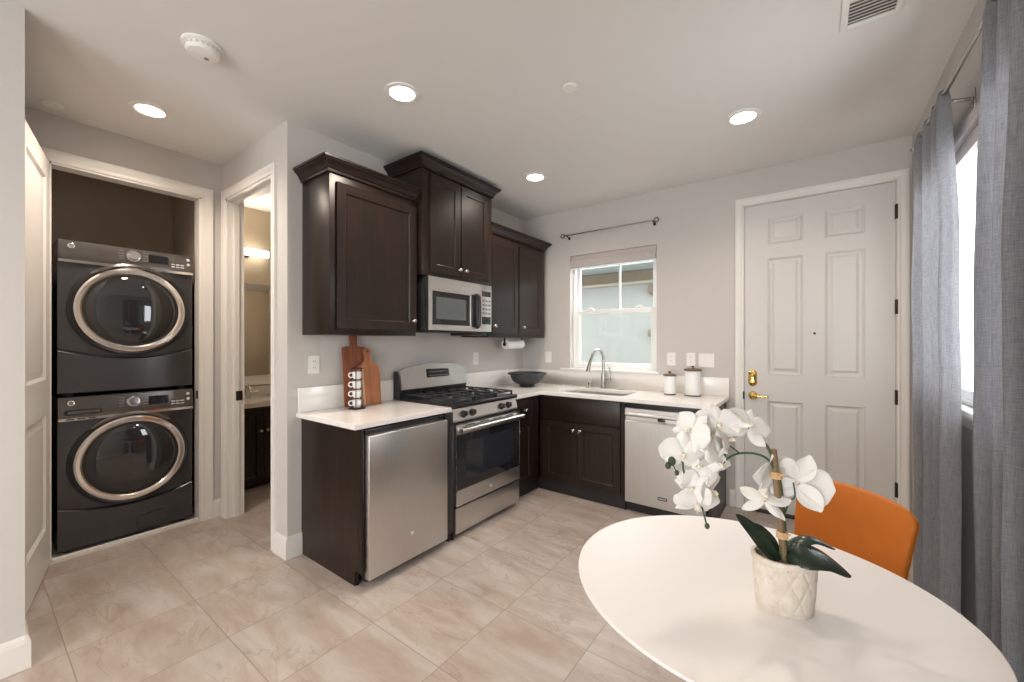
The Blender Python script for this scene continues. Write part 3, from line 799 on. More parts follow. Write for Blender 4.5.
wl = thing('worktop', (0.9, -0.3, CT), 'long white quartz corner worktop with splashback under the kitchen window', 'worktop')
SX0, SX1, SY0, SY1 = 0.76, 1.38, -0.545, -0.175
obj('slab', counter_bm([(0.002, -1.034), (0.652, -1.034), (0.652, -0.652), (2.088, -0.652), (2.088, -0.002), (0.002, -0.002)], rrect(SX0, SY0, SX1, SY1, 0.05)), M_quartz, wl)
b = BM(); box(b, (0.002, -1.034, CT), (0.022, -0.022, 1.062), 0.0025); box(b, (0.002, -0.022, CT), (2.088, -0.002, 1.058), 0.0025); obj('splashback', b, M_quartz, wl)

# ------------------------------------------------------------------ range
rg = thing('gas_range', (0.35, -1.415, 0), 'stainless gas range with black oven door between the two worktops', 'range')
ry0, ry1, rx = -1.793, -1.040, 0.66
b = BM(); box(b, (0.02, ry0 + 0.004, 0.03), (rx - 0.03, ry1 - 0.004, 0.895), 0.003); obj('body', b, M_black, rg)
b = BM(); box(b, (0.02, ry0, 0.893), (rx + 0.005, ry1, 0.922), 0.006, 3); ck = obj('cooktop', b, M_black, rg)
b = BM(); prism(b, [(0, 0.800), (0.034, 0.800), (0.034, 0.812), (0.012, 0.892), (0, 0.892)], (rx - 0.03, ry0, 0), X, Z, Y, ry1 - ry0); cp = obj('control_panel', b, M_steelh, rg, False)
for y in (-1.684, -1.590, -1.251, -1.160):
    b = BM(); n_ = V((0.96, 0, 0.27)); p_ = V((rx - 0.007, y, 0.846))
    lathe(b, p_, [(0.027, -0.004), (0.027, 0.006), (0.022, 0.008), (0.020, 0.026), (0.017, 0.030), (0, 0.030)], 24, axis=n_)
    q_ = p_ + n_ * 0.030; box(b, q_ - V((0.004, 0.005, 0.017)), q_ + V((0.010, 0.005, 0.017)), 0.003); obj('knob', b, M_blackpl, rg)
b = BM(); slab(b, (rx + 0.030, ry0 + 0.004, 0.228), Y, Z, X, [0, ry1 - ry0 - 0.008], [0, 0.105, 0.490, 0.557], {(0, 1)}, [(0.001, 0), (0.001, -0.002)], 0.05); od = obj('oven_door', b, M_steelh, rg, ang=20)
b = BM(); box(b, (rx + 0.024, ry0 + 0.006, 0.335), (rx + 0.0305, ry1 - 0.006, 0.716), 0.002); og = obj('oven_glass', b, M_blackgl, od)
b = BM(); box(b, (rx + 0.0303, ry0 + 0.10, 0.40), (rx + 0.0309, ry1 - 0.10, 0.66)); obj('oven_window', b, mat('oven_window_tint', (0.022, 0.024, 0.030, 1), 0.03, noise_amt=0.1), og)
b = BM(); tube(b, [(rx + 0.072, ry0 + 0.012, 0.752), (rx + 0.072, ry1 - 0.012, 0.752)], 0.015, 14)
for y in (ry0 + 0.045, ry1 - 0.045): box(b, (rx + 0.025, y - 0.014, 0.740), (rx + 0.072, y + 0.014, 0.764), 0.005)
obj('handle', b, M_steelh, od)
for k in range(4):
    b = BM(); box(b, (rx + 0.0295, -1.70 + k * 0.155, 0.770), (rx + 0.031, -1.60 + k * 0.155, 0.776)); obj('vent_slot', b, M_blackpl, od)
b = BM(); lathe(b, (rx + 0.030, -1.419, 0.278), [(0.017, 0), (0.017, 0.002), (0.013, 0.003), (0, 0.0025)], 24, axis=X); bd = obj('badge', b, M_chrome, od)
b = BM(); lathe(b, (rx + 0.0325, -1.419, 0.278), [(0.012, 0), (0.012, 0.0006), (0, 0.0006)], 20, axis=X); obj('badge_field', b, M_ink, bd)
b = BM(); box(b, (rx - 0.02, ry0 + 0.004, 0.040), (rx + 0.026, ry1 - 0.004, 0.214), 0.004); obj('drawer', b, M_steelh, rg)
b = BM(); box(b, (rx - 0.03, ry0 - 0.008, 0.0), (rx + 0.006, ry0 + 0.004, 0.80), 0.002); obj('side_trim', b, M_black, rg)
for y in (ry0 + 0.06, ry1 - 0.06):
    for x in (0.10, 0.58):
        b = BM(); cyl(b, (x, y, 0), (x, y, 0.032), 0.02, 12); obj('foot', b, M_blackpl, rg)
# backguard: arched top, leaning face
b = BM()
n = 16
out = [(ry0 + 0.004, 0.985), (ry1 + 0.004, 0.985)] + [(ry1 + 0.004 - (ry1 - ry0) * t / n, 1.118 + 0.062 * math.sin(PI * (0.06 + 0.88 * t / n)) ** 0.8) for t in range(n + 1)]
prism(b, out, (0.045, 0, 0), Y, Z, X, 0.055, bev=0.010)
for v in b.verts: v.co.x -= (v.co.z - 0.99) * 0.16 if v.co.x > 0.07 else 0
bgd = obj('backguard', b, mat('backguard_steel', (0.42, 0.41, 0.40, 1), 0.24, 1.0, noise_amt=0.06, noise_scale=40, stretch=(0.04, 0.04, 1), rough_var=0.05), rg)
b = BM(); box(b, (0.022, ry0, 0.915), (0.085, ry1, 1.01), 0.004)
prism(b, [(0.022, 0.915), (0.095, 0.915), (0.104, 0.985), (0.070, 1.125), (0.022, 1.125)], (0, ry0 - 0.003, 0), X, Z, Y, 0.008); obj('backguard_frame', b, M_black, rg)
b = BM(); box(b, (0.083, ry0 + 0.02, 0.968), (0.108, ry1 - 0.02, 0.984), 0.004); obj('backguard_trim', b, M_black, rg)
b = BM()
prism(b, [(-1.512, 1.064), (-1.262, 1.064), (-1.262, 1.128), (-1.512, 1.134)], (0.0895, 0, 0), Y, Z, X, 0.004)
for v in b.verts: v.co.x -= (v.co.z - 1.064) * 0.16
ds = obj('display', b, M_blackgl, bgd)
for j in range(2):
    b = BM(); box(b, (0.0815 - 0.003 * j, -1.49, 1.076 + j * 0.03), (0.0925 - 0.0045 * j, -1.285, 1.080 + j * 0.03)); obj('key_row', b, M_grey, ds)
# burners and grates
for (x, y, r) in ((0.20, -1.63, 0.042), (0.50, -1.63, 0.052), (0.20, -1.20, 0.038), (0.50, -1.20, 0.048), (0.35, -1.415, 0.045)):
    b = BM(); lathe(b, (x, y, 0.920), [(r * 1.35, 0), (r * 1.3, 0.004), (r, 0.006), (r, 0.014), (r * 0.85, 0.016), (r * 0.85, 0.022), (r * 0.8, 0.026), (0, 0.027)], 24); obj('burner', b, M_iron, rg)
for g0, g1 in ((ry0 + 0.03, -1.545), (-1.535, -1.295), (-1.285, ry1 - 0.03)):
    b = BM(); zt = 0.958; x0, x1 = 0.085, 0.628; t = 0.006
    def bar(a, c, z=zt): box(b, (min(a[0], c[0]) - t, min(a[1], c[1]) - t, z - 0.012), (max(a[0], c[0]) + t, max(a[1], c[1]) + t, z), 0.003)
    bar((x0, g0 + t), (x1, g0 + t)); bar((x0, g1 - t), (x1, g1 - t)); bar((x0, g0 + t), (x0, g1 - t)); bar((x1, g0 + t), (x1, g1 - t)); bar(((x0 + x1) / 2, g0 + t), ((x0 + x1) / 2, g1 - t))
    gm = (g0 + g1) / 2
    for xc in (0.215, 0.498):
        bar((xc, g0 + t), (xc, gm - 0.03)); bar((xc, gm + 0.03), (xc, g1 - t))
        bar((xc - 0.115, gm), (xc - 0.03, gm)); bar((xc + 0.03, gm), (xc + 0.115, gm))
    for xx in (x0, x1, (x0 + x1) / 2):
        for yy in (g0 + t, g1 - t): box(b, (xx - t, yy - t, 0.921), (xx + t, yy + t, zt - 0.005))
    obj('grate', b, M_iron, rg)

# ------------------------------------------------------------------ base cabinets
nc = thing('base_cabinet', (0.3, -0.85, 0), 'narrow dark wood base cabinet with drawer beside the range', 'cabinet')
b = BM(); box(b, (0.02, -1.030, 0.10), (0.610, -0.635, CT - 0.032), 0.0015); obj('carcass', b, M_cab, nc)
b = BM(); box(b, (0.02, -1.030, 0), (0.585, -0.585, 0.10)); obj('toe_kick', b, M_toe, nc)
b = BM(); box(b, (0.610, -1.015, 0.690), (0.630, -0.755, 0.850), 0.002); dw = obj('drawer', b, M_cab, nc)
b = BM(); knob(b, (0.630, -0.880, 0.762), X); o = obj('knob', b, M_nickel, dw); o['label'] = 'small satin nickel knob'
b = BM(); shaker(b, (0.630, -1.015, 0.115), Y, Z, X, 0.26, 0.560); dr = obj('door', b, M_cab, nc, ang=20)
b = BM(); knob(b, (0.630, -0.985, 0.590), X); o = obj('knob', b, M_nickel, dr); o['label'] = 'small satin nickel knob'

sc = thing('sink_base_cabinet', (1.0, -0.3, 0), 'dark wood sink base cabinet with two doors under the kitchen window', 'cabinet')
b = BM()
box(b, (0.612, -0.610, 0.10), (0.632, -0.03, CT - 0.032)); box(b, (1.400, -0.610, 0.10), (1.420, -0.03, CT - 0.032)); box(b, (0.632, -0.050, 0.10), (1.400, -0.03, CT - 0.032)); box(b, (0.632, -0.610, 0.10), (1.400, -0.05, 0.12))
box(b, (0.632, -0.610, 0.12), (0.672, -0.590, CT - 0.032)); box(b, (1.375, -0.610, 0.12), (1.400, -0.590, CT - 0.032)); box(b, (0.672, -0.610, 0.845), (1.375, -0.590, CT - 0.032)); box(b, (0.672, -0.610, 0.63), (1.375, -0.590, 0.67)); box(b, (0.672, -0.610, 0.12), (1.375, -0.590, 0.14))
obj('carcass', b, M_cab, sc, False)
b = BM(); box(b, (0.585, -0.600, 0), (1.425, -0.585, 0.10)); obj('toe_kick', b, M_toe, sc)
b = BM(); box(b, (0.660, -0.630, 0.668), (1.388, -0.610, 0.866), 0.002); obj('false_drawer_front', b, M_cab, sc)
for x0, x1, kx in ((0.660, 1.003, 0.968), (1.007, 1.388, 1.030)):
    b = BM(); shaker(b, (x0, -0.630, 0.118), X, Z, -Y, x1 - x0, 0.535); dr = obj('door', b, M_cab, sc, ang=20)
    b = BM(); knob(b, (kx, -0.630, 0.585), -Y); o = obj('knob', b, M_nickel, dr); o['label'] = 'small satin nickel knob'

dwz = thing('dishwasher', (1.72, -0.3, 0), 'stainless dishwasher with pocket handle under the canisters', 'dishwasher')
b = BM(); box(b, (1.430, -0.600, 0.03), (2.030, -0.04, 0.868), 0.003); obj('body', b, M_blackpl, dwz)
b = BM(); dz_ = 0.085
prism(b, [(0, 0.0), (0, 0.640), (-0.012, 0.655), (-0.012, 0.680), (0.0, 0.690), (0.0, 0.745), (-0.05, 0.745), (-0.05, 0)], (1.434, -0.636, dz_), -Y, Z, X, 0.592); dd_ = obj('door', b, M_steel, dwz, False)
b = BM(); prism(b, [(0.0, 0.688), (0.006, 0.692), (0.006, 0.705), (0.0, 0.712)], (1.47, -0.637, dz_), -Y, Z, X, 0.52); obj('handle_lip', b, M_steelh, dd_, False)
b = BM(); box(b, (1.69, -0.6385, dz_ + 0.662), (1.745, -0.623, dz_ + 0.684), 0.001); obj('control_window', b, M_blackgl, dd_)
b = BM(); box(b, (1.690, -0.6385, 0.150), (1.760, -0.6355, 0.175), 0.001); bdg = obj('badge', b, mat('badge_dark', (0.05, 0.05, 0.05, 1), 0.35, noise_amt=0.1), dd_)
b = BM()
for k in range(6): box(b, (1.698 + k * 0.0095, -0.6392, 0.158), (1.704 + k * 0.0095, -0.6383, 0.168))
obj('badge_letters', b, M_ink, bdg)
b = BM(); box(b, (1.430, -0.585, 0.0), (2.030, -0.56, 0.085)); obj('kick_plate', b, M_toe, dwz)
b = BM(); box(b, (1.424, -0.628, 0.848), (2.036, -0.60, 0.874), 0.002); obj('top_strip', b, M_blackpl, dwz)
ep2 = thing('end_panel', (2.05, -0.3, 0), 'dark wood end panel beside the dishwasher near the front door', 'cabinet')
b = BM(); prism(b, [(-0.03, 0), (-0.585, 0), (-0.585, 0.09), (-0.632, 0.09), (-0.632, CT - 0.032), (-0.03, CT - 0.032)], (2.040, 0, 0), Y, Z, X, 0.026); obj('board', b, M_cab, ep2, False)

# ------------------------------------------------------------------ sink and faucet
sk = thing('kitchen_sink', (1.07, -0.36, 0.7), 'undermounted stainless sink sunk in the long worktop', 'sink')
b = BM()
def rr_ring(off, z, r): return [b.verts.new((x, y, z)) for x, y in rrect(SX0 + off, SY0 + off, SX1 - off, SY1 - off, r)]
rings = [rr_ring(-0.018, CT - 0.034, 0.06), rr_ring(0.004, CT - 0.034, 0.048), rr_ring(0.010, 0.73, 0.05), rr_ring(0.035, 0.705, 0.045), rr_ring(0.15, 0.700, 0.03)]
for r0, r1 in zip(rings, rings[1:]): bridge(b, r0, r1)
b.faces.new(rings[-1]); bs = obj('basin', b, M_steelh, sk)
b = BM(); lathe(b, (1.07, -0.36, 0.7005), [(0.045, 0), (0.045, 0.003), (0.03, 0.004), (0.028, 0.001), (0, 0.001)], 24); obj('drain', b, M_chrome, sk)
fc = thing('faucet', (1.008, -0.085, CT), 'tall gooseneck steel faucet behind the sink', 'faucet')
b = BM(); lathe(b, (1.008, -0.085, CT), [(0.027, 0), (0.027, 0.008), (0.021, 0.016), (0.020, 0.06), (0.024, 0.10), (0.020, 0.14), (0.0145, 0.175), (0.014, 0.20)], 24); obj('body', b, M_nickel, fc)
b = BM()
pts = [(0, CT + 0.19), (0, CT + 0.265)] + [(-0.085 + 0.085 * math.cos(t), CT + 0.285 + 0.088 * math.sin(t)) for t in [0.0, 0.4, 0.8, 1.2, 1.6, 2.0, 2.4, 2.75]] + [(-0.196, CT + 0.255)]
tube(b, smooth_path([(1.008 + 0.25 * p, -0.085 + p, z) for p, z in pts], 4), 0.0135, 12); obj('gooseneck', b, M_nickel, fc)
b = BM(); tube(b, [(0.959, -0.281, 1.162), (0.955, -0.297, 1.125), (0.953, -0.304, 1.10), (0.951, -0.309, 1.08)], [0.0145, 0.016, 0.019, 0.0185], 14); obj('spray_head', b, M_nickel, fc)
b = BM(); tube(b, smooth_path([(1.026, -0.085, 0.975), (1.062, -0.085, 0.992), (1.072, -0.085, 1.02), (1.071, -0.088, 1.115)], 4), [0.013] * 5 + [0.011] * 4 + [0.007] * 4, 12); obj('lever', b, M_nickel, fc)
sd = thing('air_gap_cap', (0.868, -0.10, CT), 'small cylindrical steel cap on the worktop left of the faucet', 'air gap')
b = BM(); lathe(b, (0.868, -0.10, CT), [(0.024, 0), (0.024, 0.004), (0.019, 0.006), (0.019, 0.055), (0.016, 0.06), (0, 0.061)], 20); obj('cap', b, M_nickel, sd)
b = BM(); box(b, (0.862, -0.120, CT + 0.030), (0.874, -0.116, CT + 0.05)); obj('vent_slot', b, M_slot, sd)
hc = thing('hole_cover', (1.180, -0.095, CT), 'flat round steel cover on the worktop right of the faucet', 'cover')
b = BM(); lathe(b, (1.180, -0.095, CT), [(0.026, 0), (0.026, 0.002), (0.022, 0.004), (0, 0.005)], 24); obj('disc', b, M_nickel, hc)

# ------------------------------------------------------------------ things on the worktops
def canister(x, y, r, h, label):
    c = thing('canister', (x, y, CT), label, 'canister', 'lidded canisters on the worktop')
    b = BM(); lathe(b, (x, y, CT), [(r * 0.97, 0.0), (r, 0.004), (r, h - 0.004), (r * 0.97, h), (r * 0.94, h), (r * 0.94, h - 0.02), (0, h - 0.02)], 36); obj('jar', b, M_cer, c)
    b = BM(); lathe(b, (x, y, CT + 0.0005), [(r * 1.015, 0), (r * 1.02, 0.006), (r * 1.01, 0.010)], 36); obj('base_band', b, M_slot, c)
    b = BM(); lathe(b, (x, y, CT + h), [(r * 0.9, -0.012), (r * 0.9, 0), (r * 1.1, 0.001), (r * 1.13, 0.008), (r * 1.1, 0.016), (r * 0.6, 0.021), (0, 0.022)], 36); ld = obj('lid', b, M_lid, c)
    b = BM(); lathe(b, (x, y, CT + h + 0.020), [(0.008, 0), (0.007, 0.006), (0.013, 0.012), (0.013, 0.018), (0.006, 0.023), (0, 0.024)], 18); obj('lid_knob', b, M_lid, ld)


canister(1.660, -0.195, 0.047, 0.158, 'smaller white canister with wooden lid on the worktop nearer the window')
canister(1.838, -0.165, 0.062, 0.208, 'larger white canister with wooden lid on the worktop nearer the front door')

bw = thing('bowl', (0.318, -0.391, CT), 'wide black footed bowl with scalloped rim on the corner worktop', 'bowl')
b = BM()
prof = [(0.078, 0), (0.080, 0.004), (0.072, 0.02), (0.078, 0.026), (0.118, 0.038), (0.148, 0.062), (0.164, 0.092), (0.170, 0.120), (0.176, 0.134), (0.176, 0.142), (0.166, 0.138), (0.156, 0.094), (0.110, 0.050), (0.06, 0.042), (0, 0.040)]
lathe(b, (0.318, -0.391, CT), prof, 40); obj('vessel', b, M_bowl, bw)
b = BM()
for k in range(16):
    a = 2 * PI * k / 16; p = V((0.318 + 0.172 * math.cos(a), -0.391 + 0.172 * math.sin(a), CT + 0.132)); q = V((-math.sin(a), math.cos(a), 0))
    tube(b, [p - q * 0.036, p - q * 0.030 + V((math.cos(a), math.sin(a), 0)) * 0.014, p + V((math.cos(a), math.sin(a), 0)) * 0.020, p + q * 0.030 + V((math.cos(a), math.sin(a), 0)) * 0.014, p + q * 0.036], 0.0085, 8)
obj('scalloped_rim', b, M_bowl, bw)

pt = thing('paper_towel_holder', (0.16, -0.36, 1.40), 'white paper towel roll mounted under the wall cabinet beside the window', 'paper towel')
b = BM(); pa, pb = V((0.17, -0.560, 1.333)), V((0.17, -0.285, 1.333))
lathe(b, pa, [(0.021, 0), (0.046, 0), (0.047, 0.004), (0.047, 0.271), (0.046, 0.275), (0.021, 0.275)], 32, axis=Y); obj('roll', b, M_paper, pt)
b = BM(); lathe(b, pa + Y * 0.002, [(0.0208, 0), (0.0208, 0.271), (0.018, 0.271), (0.018, 0)], 20, axis=Y); obj('core', b, mat('cardboard', srgb(120, 98, 76), 0.9, noise_amt=0.1), pt)
b = BM(); cyl(b, pa - Y * 0.012, pb + Y * 0.012, 0.006, 12)
for y in (-0.572, -0.273): box(b, (0.160, y - 0.003, 1.325), (0.180, y + 0.003, 1.400), 0.002)
lathe(b, (0.17, -0.572, 1.333), [(0.018, 0), (0.018, -0.006), (0, -0.007)], 18, axis=Y); obj('bracket', b, M_blackpl, pt)

# cutting boards leaning on the splashback
def board(label, m, outline, O, thick, lean, extras=None, hole=None, nm='cutting_board'):
    c = thing(nm, O, label, 'cutting board')
    b = BM(); N = V((math.cos(lean), 0, math.sin(lean))); B = V((-math.sin(lean), 0, math.cos(lean)))
    prism(b, outline, O, Y, B, N, thick, bev=0.003)
    p = obj('blade', b, m, c)
    return c, p, B, N


lo_ = [(-0.088, 0), (0.090, 0), (0.090, 0.408), (0.086, 0.412), (0.026, 0.413), (0.019, 0.424), (0.019, 0.445), (0.028, 0.484), (0.024, 0.494), (-0.024, 0.494), (-0.028, 0.484), (-0.019, 0.445), (-0.019, 0.424), (-0.026, 0.413), (-0.084, 0.412), (-0.088, 0.408)]
board('dark wood cutting board with straight sides leaning behind the paler board', M_walnut, lo_, (0.062, -2.146, CT + 0.001), 0.018, 0.09)
ro_ = [(-0.088, 0), (0.088, 0), (0.090, 0.20), (0.088, 0.262), (0.080, 0.278), (0.050, 0.290), (0.028, 0.306), (0.020, 0.326), (0.020, 0.346), (0.029, 0.368), (0.029, 0.390), (0.014, 0.406), (-0.014, 0.406), (-0.029, 0.390), (-0.029, 0.368), (-0.020, 0.346), (-0.020, 0.326), (-0.028, 0.306), (-0.050, 0.290), (-0.080, 0.278), (-0.088, 0.262), (-0.090, 0.20)]
rb, rp, B_, N_ = board('paler wood cutting board with rounded shoulders in front of the dark board', M_acacia, ro_, (0.104, -2.062, CT + 0.001), 0.018, 0.13)
b = BM(); q0 = V((0.104, -2.062, CT + 0.001)) + N_ * 0.0175
prism(b, [(-0.058, 0.004), (-0.044, 0.004), (-0.044, 0.272), (-0.058, 0.272)], q0, Y, B_, N_, 0.0012); obj('pale_stripe', b, M_band, rp)
b = BM(); lathe(b, q0 + B_ * 0.382, [(0.009, 0), (0.009, 0.0012), (0.0, 0.0012)], 16, axis=N_); obj('hanging_hole', b, M_slot, rp)

# wire rack of stacked cups
rk = thing('cup_rack', (0.185, -2.215, CT), 'dark wire cup rack standing in front of the cutting boards', 'rack')
rc = V((0.185, -2.215, CT)); b = BM()
for rr_, zz in ((0.054, 0.006), (0.042, 0.010), (0.037, 0.272)):
    tube(b, [rc + V((rr_ * math.cos(2 * PI * i / 28), rr_ * math.sin(2 * PI * i / 28), zz)) for i in range(29)], 0.003, 8, cap=False)
for a in (0.35, 1.9, 3.9, 5.5):
    tube(b, [rc + V((0.053 * math.cos(a), 0.053 * math.sin(a), 0.006)), rc + V((0.037 * math.cos(a), 0.037 * math.sin(a), 0.012)), rc + V((0.037 * math.cos(a), 0.037 * math.sin(a), 0.272))], 0.0026, 8)
obj('wire_frame', b, M_bronze, rk)
hd = V((-0.55, -0.83, 0)).normalized()
names = ['lowest', 'second from bottom', 'second from top', 'topmost']
cup0 = None
for k in range(4):
    z = CT + 0.014 + 0.0625 * k
    lb = 'small white cup in the wire rack, ' + names[k] + ' of the stack'
    if cup0 is None:
        cup0 = thing('cup', (rc.x, rc.y, z), lb, 'cup', 'white cups in the wire rack')
        b = BM(); lathe(b, (rc.x, rc.y, z), [(0.022, 0), (0.023, 0.003), (0.029, 0.012), (0.032, 0.046), (0.031, 0.047), (0.028, 0.014), (0.0, 0.008)], 24); obj('bowl', b, M_cer, cup0)
        b = BM(); cc_ = V((rc.x, rc.y, z + 0.026)) + hd * 0.038
        tube(b, [cc_ + hd * (0.015 * math.cos(t)) + Z * (0.016 * math.sin(t)) for t in [2.3 - i * 4.6 / 14 for i in range(15)]], 0.0042, 8); obj('handle', b, M_cer, cup0)
    else:
        dup(cup0, (rc.x, rc.y, z), lb)

# ------------------------------------------------------------------ outlets, switches
def outlet(p, A, N, label, kind, w=0.072):
    p, A, N = V(p), V(A), V(N)
    o = thing('wall_outlet' if kind == 'outlet' else 'light_switch', p, label, 'outlet' if kind == 'outlet' else 'switch')
    b = BM(); plate(b, p, A, Z, N, w, 0.118, 0.006); obj('cover_plate', b, M_plastic, o)
    k = 1 if w < 0.1 else 2
    for i in range(k):
        c = p + A * ((i - (k - 1) / 2) * 0.046) + N * 0.006
        b = BM()
        if kind == 'outlet':
            for dz in (-0.02, 0.02): prism(b, rrect(-0.017, -0.013, 0.017, 0.013, 0.010), c + Z * dz, A, Z, N, 0.002)
            f = obj('socket', b, M_plastic, o)
            b = BM()
            for dz in (-0.02, 0.02):
                for da in (-0.006, 0.006): prism(b, [(-0.0012, -0.005), (0.0012, -0.005), (0.0012, 0.005), (-0.0012, 0.005)], c + Z * (dz + 0.002) + A * da + N * 0.0018, A, Z, N, 0.0006)
            obj('slots', b, M_slot, f)
        else:
            prism(b, rrect(-0.0165, -0.033, 0.0165, 0.033, 0.002), c, A, Z, N, 0.004, bev=0.001); obj('rocker', b, M_plastic, o)
            b = BM(); box(b, c - A * 0.0165 - Z * 0.001, c + A * 0.0165 + N * 0.0045 + Z * 0.0005); obj('rocker_seam', b, M_slot, o) if False else b.free()
    return o


outlet((0, -2.414, 1.206), Y, X, 'white outlet on the left wall beside the cutting boards', 'outlet')
outlet((0, -0.816, 1.196), Y, X, 'white outlet on the left wall between range and bowl', 'outlet')
outlet((0.334, 0, 1.194), X, -Y, 'white single switch on the back wall above the bowl', 'switch')
outlet((1.622, 0, 1.203), X, -Y, 'white outlet right of the kitchen window above the smaller canister', 'outlet')
outlet((1.787, 0, 1.203), X, -Y, 'white outlet above the larger canister beside the double switch', 'outlet')
outlet((1.911, 0, 1.198), X, -Y, 'white double switch on the back wall near the front door', 'switch', 0.122)

# ------------------------------------------------------------------ ceiling fittings
def can_light(x, y, label, power=14.0):
    c = thing('recessed_light', (x, y, CEIL), label, 'ceiling light', 'recessed ceiling lights')
    b = BM(); lathe(b, (x, y, CEIL - 0.008), [(0.070, 0.0079), (0.068, 0.002), (0.072, 0), (0.094, 0.003), (0.097, 0.0075), (0.097, 0.008)], 40); obj('trim_ring', b, M_plastic, c)
    b = BM(); lathe(b, (x, y, CEIL - 0.004), [(0.0, 0.0), (0.0695, 0.001), (0.0695, 0.0035)], 40); obj('lens', b, M_ledwarm, c)
    l = bpy.data.lights.new('can_lamp', 'SPOT'); l.energy = power; l.color = (1.0, 0.86, 0.72); l.spot_size = math.radians(150); l.spot_blend = 0.8; l.shadow_soft_size = 0.065
    o = bpy.data.objects.new('can_lamp', l); o.location = (x, y, CEIL - 0.03); COL.objects.link(o)


can_light(-0.548, -3.119, 'lit recessed light in the hall ceiling before the laundry', 37)
can_light(0.800, -2.331, 'lit recessed light above the refrigerator and range', 32)
can_light(0.768, -0.930, 'lit recessed light above the kitchen corner', 25)
can_light(2.295, -0.930, 'lit recessed light before the front door', 20)
for x, y in ((2.295, -2.33), (0.9, -4.6), (2.295, -4.6), (0.9, -6.2), (2.295, -6.2)):  # one follows the visible grid, the rest are unseen fill added behind the camera
    l = bpy.data.lights.new('can_lamp', 'SPOT'); l.energy = 14; l.color = (1.0, 0.88, 0.74); l.spot_size = math.radians(150); l.spot_blend = 0.8; l.shadow_soft_size = 0.065
    o = bpy.data.objects.new('can_lamp', l); o.location = (x, y, CEIL - 0.03); COL.objects.link(o)

sm = thing('smoke_detector', (0.338, -3.116, CEIL), 'white round smoke detector on the ceiling', 'smoke detector')
b = BM(); lathe(b, (0.338, -3.116, CEIL), [(0.082, 0), (0.082, -0.008), (0.074, -0.012)], 40); obj('base_plate', b, M_plastic, sm)
b = BM(); lathe(b, (0.338, -3.116, CEIL), [(0.068, -0.010), (0.068, -0.030), (0.060, -0.042), (0.030, -0.047), (0, -0.048)], 40); sb = obj('cover', b, M_plastic, sm)
b = BM()
for k in range(20):
    a = 2 * PI * k / 20; p = V((0.338 + 0.0675 * math.cos(a), -3.116 + 0.0675 * math.sin(a), CEIL - 0.022))
    box(b, p - V((0.004, 0.004, 0.004)), p + V((0.004, 0.004, 0.004)))
obj('vent_slots', b, M_ink, sb)
b = BM(); lathe(b, (0.33, -3.10, CEIL - 0.0465), [(0.010, 0), (0.010, -0.003), (0, -0.003)], 16); obj('test_button', b, M_grey, sb)
for (x, y, r, lb) in ((1.577, -1.823, 0.040, 'small white round cover plate on the ceiling between two lights'), (-0.928, -3.475, 0.048, 'small white round cover plate on the hall ceiling by the laundry door')):
    c = thing('sprinkler_cover', (x, y, CEIL), lb, 'ceiling cover')
    b = BM(); lathe(b, (x, y, CEIL), [(r, -0.001), (r, -0.006), (r * 0.92, -0.010), (0, -0.011)], 32); obj('disc', b, M_plastic, c)
    b = BM(); lathe(b, (x, y, CEIL), [(r * 0.8, 0), (r * 0.8, -0.004)], 24); obj('collar', b, M_slot, c)
vt = thing('ceiling_vent', (2.838, -1.63, CEIL), 'white louvred air vent in the ceiling near the curtains', 'vent')
b = BM(); vx0, vx1, vy0, vy1 = 2.735, 2.940, -1.80, -1.46
for q in (((vx0, vy0), (vx0 + 0.026, vy1)), ((vx1 - 0.026, vy0), (vx1, vy1)), ((vx0 + 0.026, vy0), (vx1 - 0.026, vy0 + 0.026)), ((vx0 + 0.026, vy1 - 0.026), (vx1 - 0.026, vy1))): box(b, (*q[0], CEIL - 0.009), (*q[1], CEIL - 0.0002), 0.002)
obj('frame', b, M_plastic, vt)
for k in range(13):
    yy = vy0 + 0.034 + k * 0.0215
    b = BM(); s_ = 1 if k > 5 else -1
    prism(b, [(-0.0115, -0.002 - 0.004 * s_), (-0.011, -0.001 - 0.004 * s_), (0.0115, -0.001 + 0.004 * s_), (0.011, -0.002 + 0.004 * s_)], (vx0 + 0.026, yy, CEIL - 0.006), Y, Z, X, vx1 - vx0 - 0.052); obj('louvre', b, M_plastic, vt)
b = BM(); box(b, (vx0 + 0.02, vy0 + 0.02, CEIL - 0.0015), (vx1 - 0.02, vy1 - 0.02, CEIL - 0.0004)); obj('duct_shade', b, M_slot, vt)  # flat dark sheet stands in for the shade inside the duct

# ------------------------------------------------------------------ curtain rods and curtains
kr = thing('curtain_rod', (1.0, -0.05, 2.475), 'thin bare curtain rod on the wall above the kitchen window', 'curtain rod')
b = BM(); cyl(b, (0.555, -0.055, 2.464), (1.490, -0.055, 2.464), 0.0065, 10); obj('rod', b, M_nickel, kr)
for x in (0.540, 1.504):
    b = BM(); tube(b, [V((x + 0.020 * math.cos(2 * PI * i / 20), -0.055, 2.464 + 0.020 * math.sin(2 * PI * i / 20))) for i in range(21)], 0.0045, 8, cap=False); obj('ring_finial', b, M_bronze, kr)
for x in (0.590, 1.474):
    b = BM(); cyl(b, (x, -0.055, 2.458), (x, -0.004, 2.442), 0.005, 8); lathe(b, (x, 0, 2.442), [(0.014, -0.001), (0.014, 0.004), (0, 0.005)], 14, axis=(0, -1, 0)); obj('bracket', b, M_bronze, kr)
RX, RZ = 3.082, 2.392
sr = thing('curtain_rod', (RX, -1.5, RZ), 'steel curtain rod carrying the grey curtains over the side window', 'curtain rod')
b = BM(); cyl(b, (RX, -0.74, RZ), (RX, -2.85, RZ), 0.009, 12); obj('rod', b, M_nickel, sr)
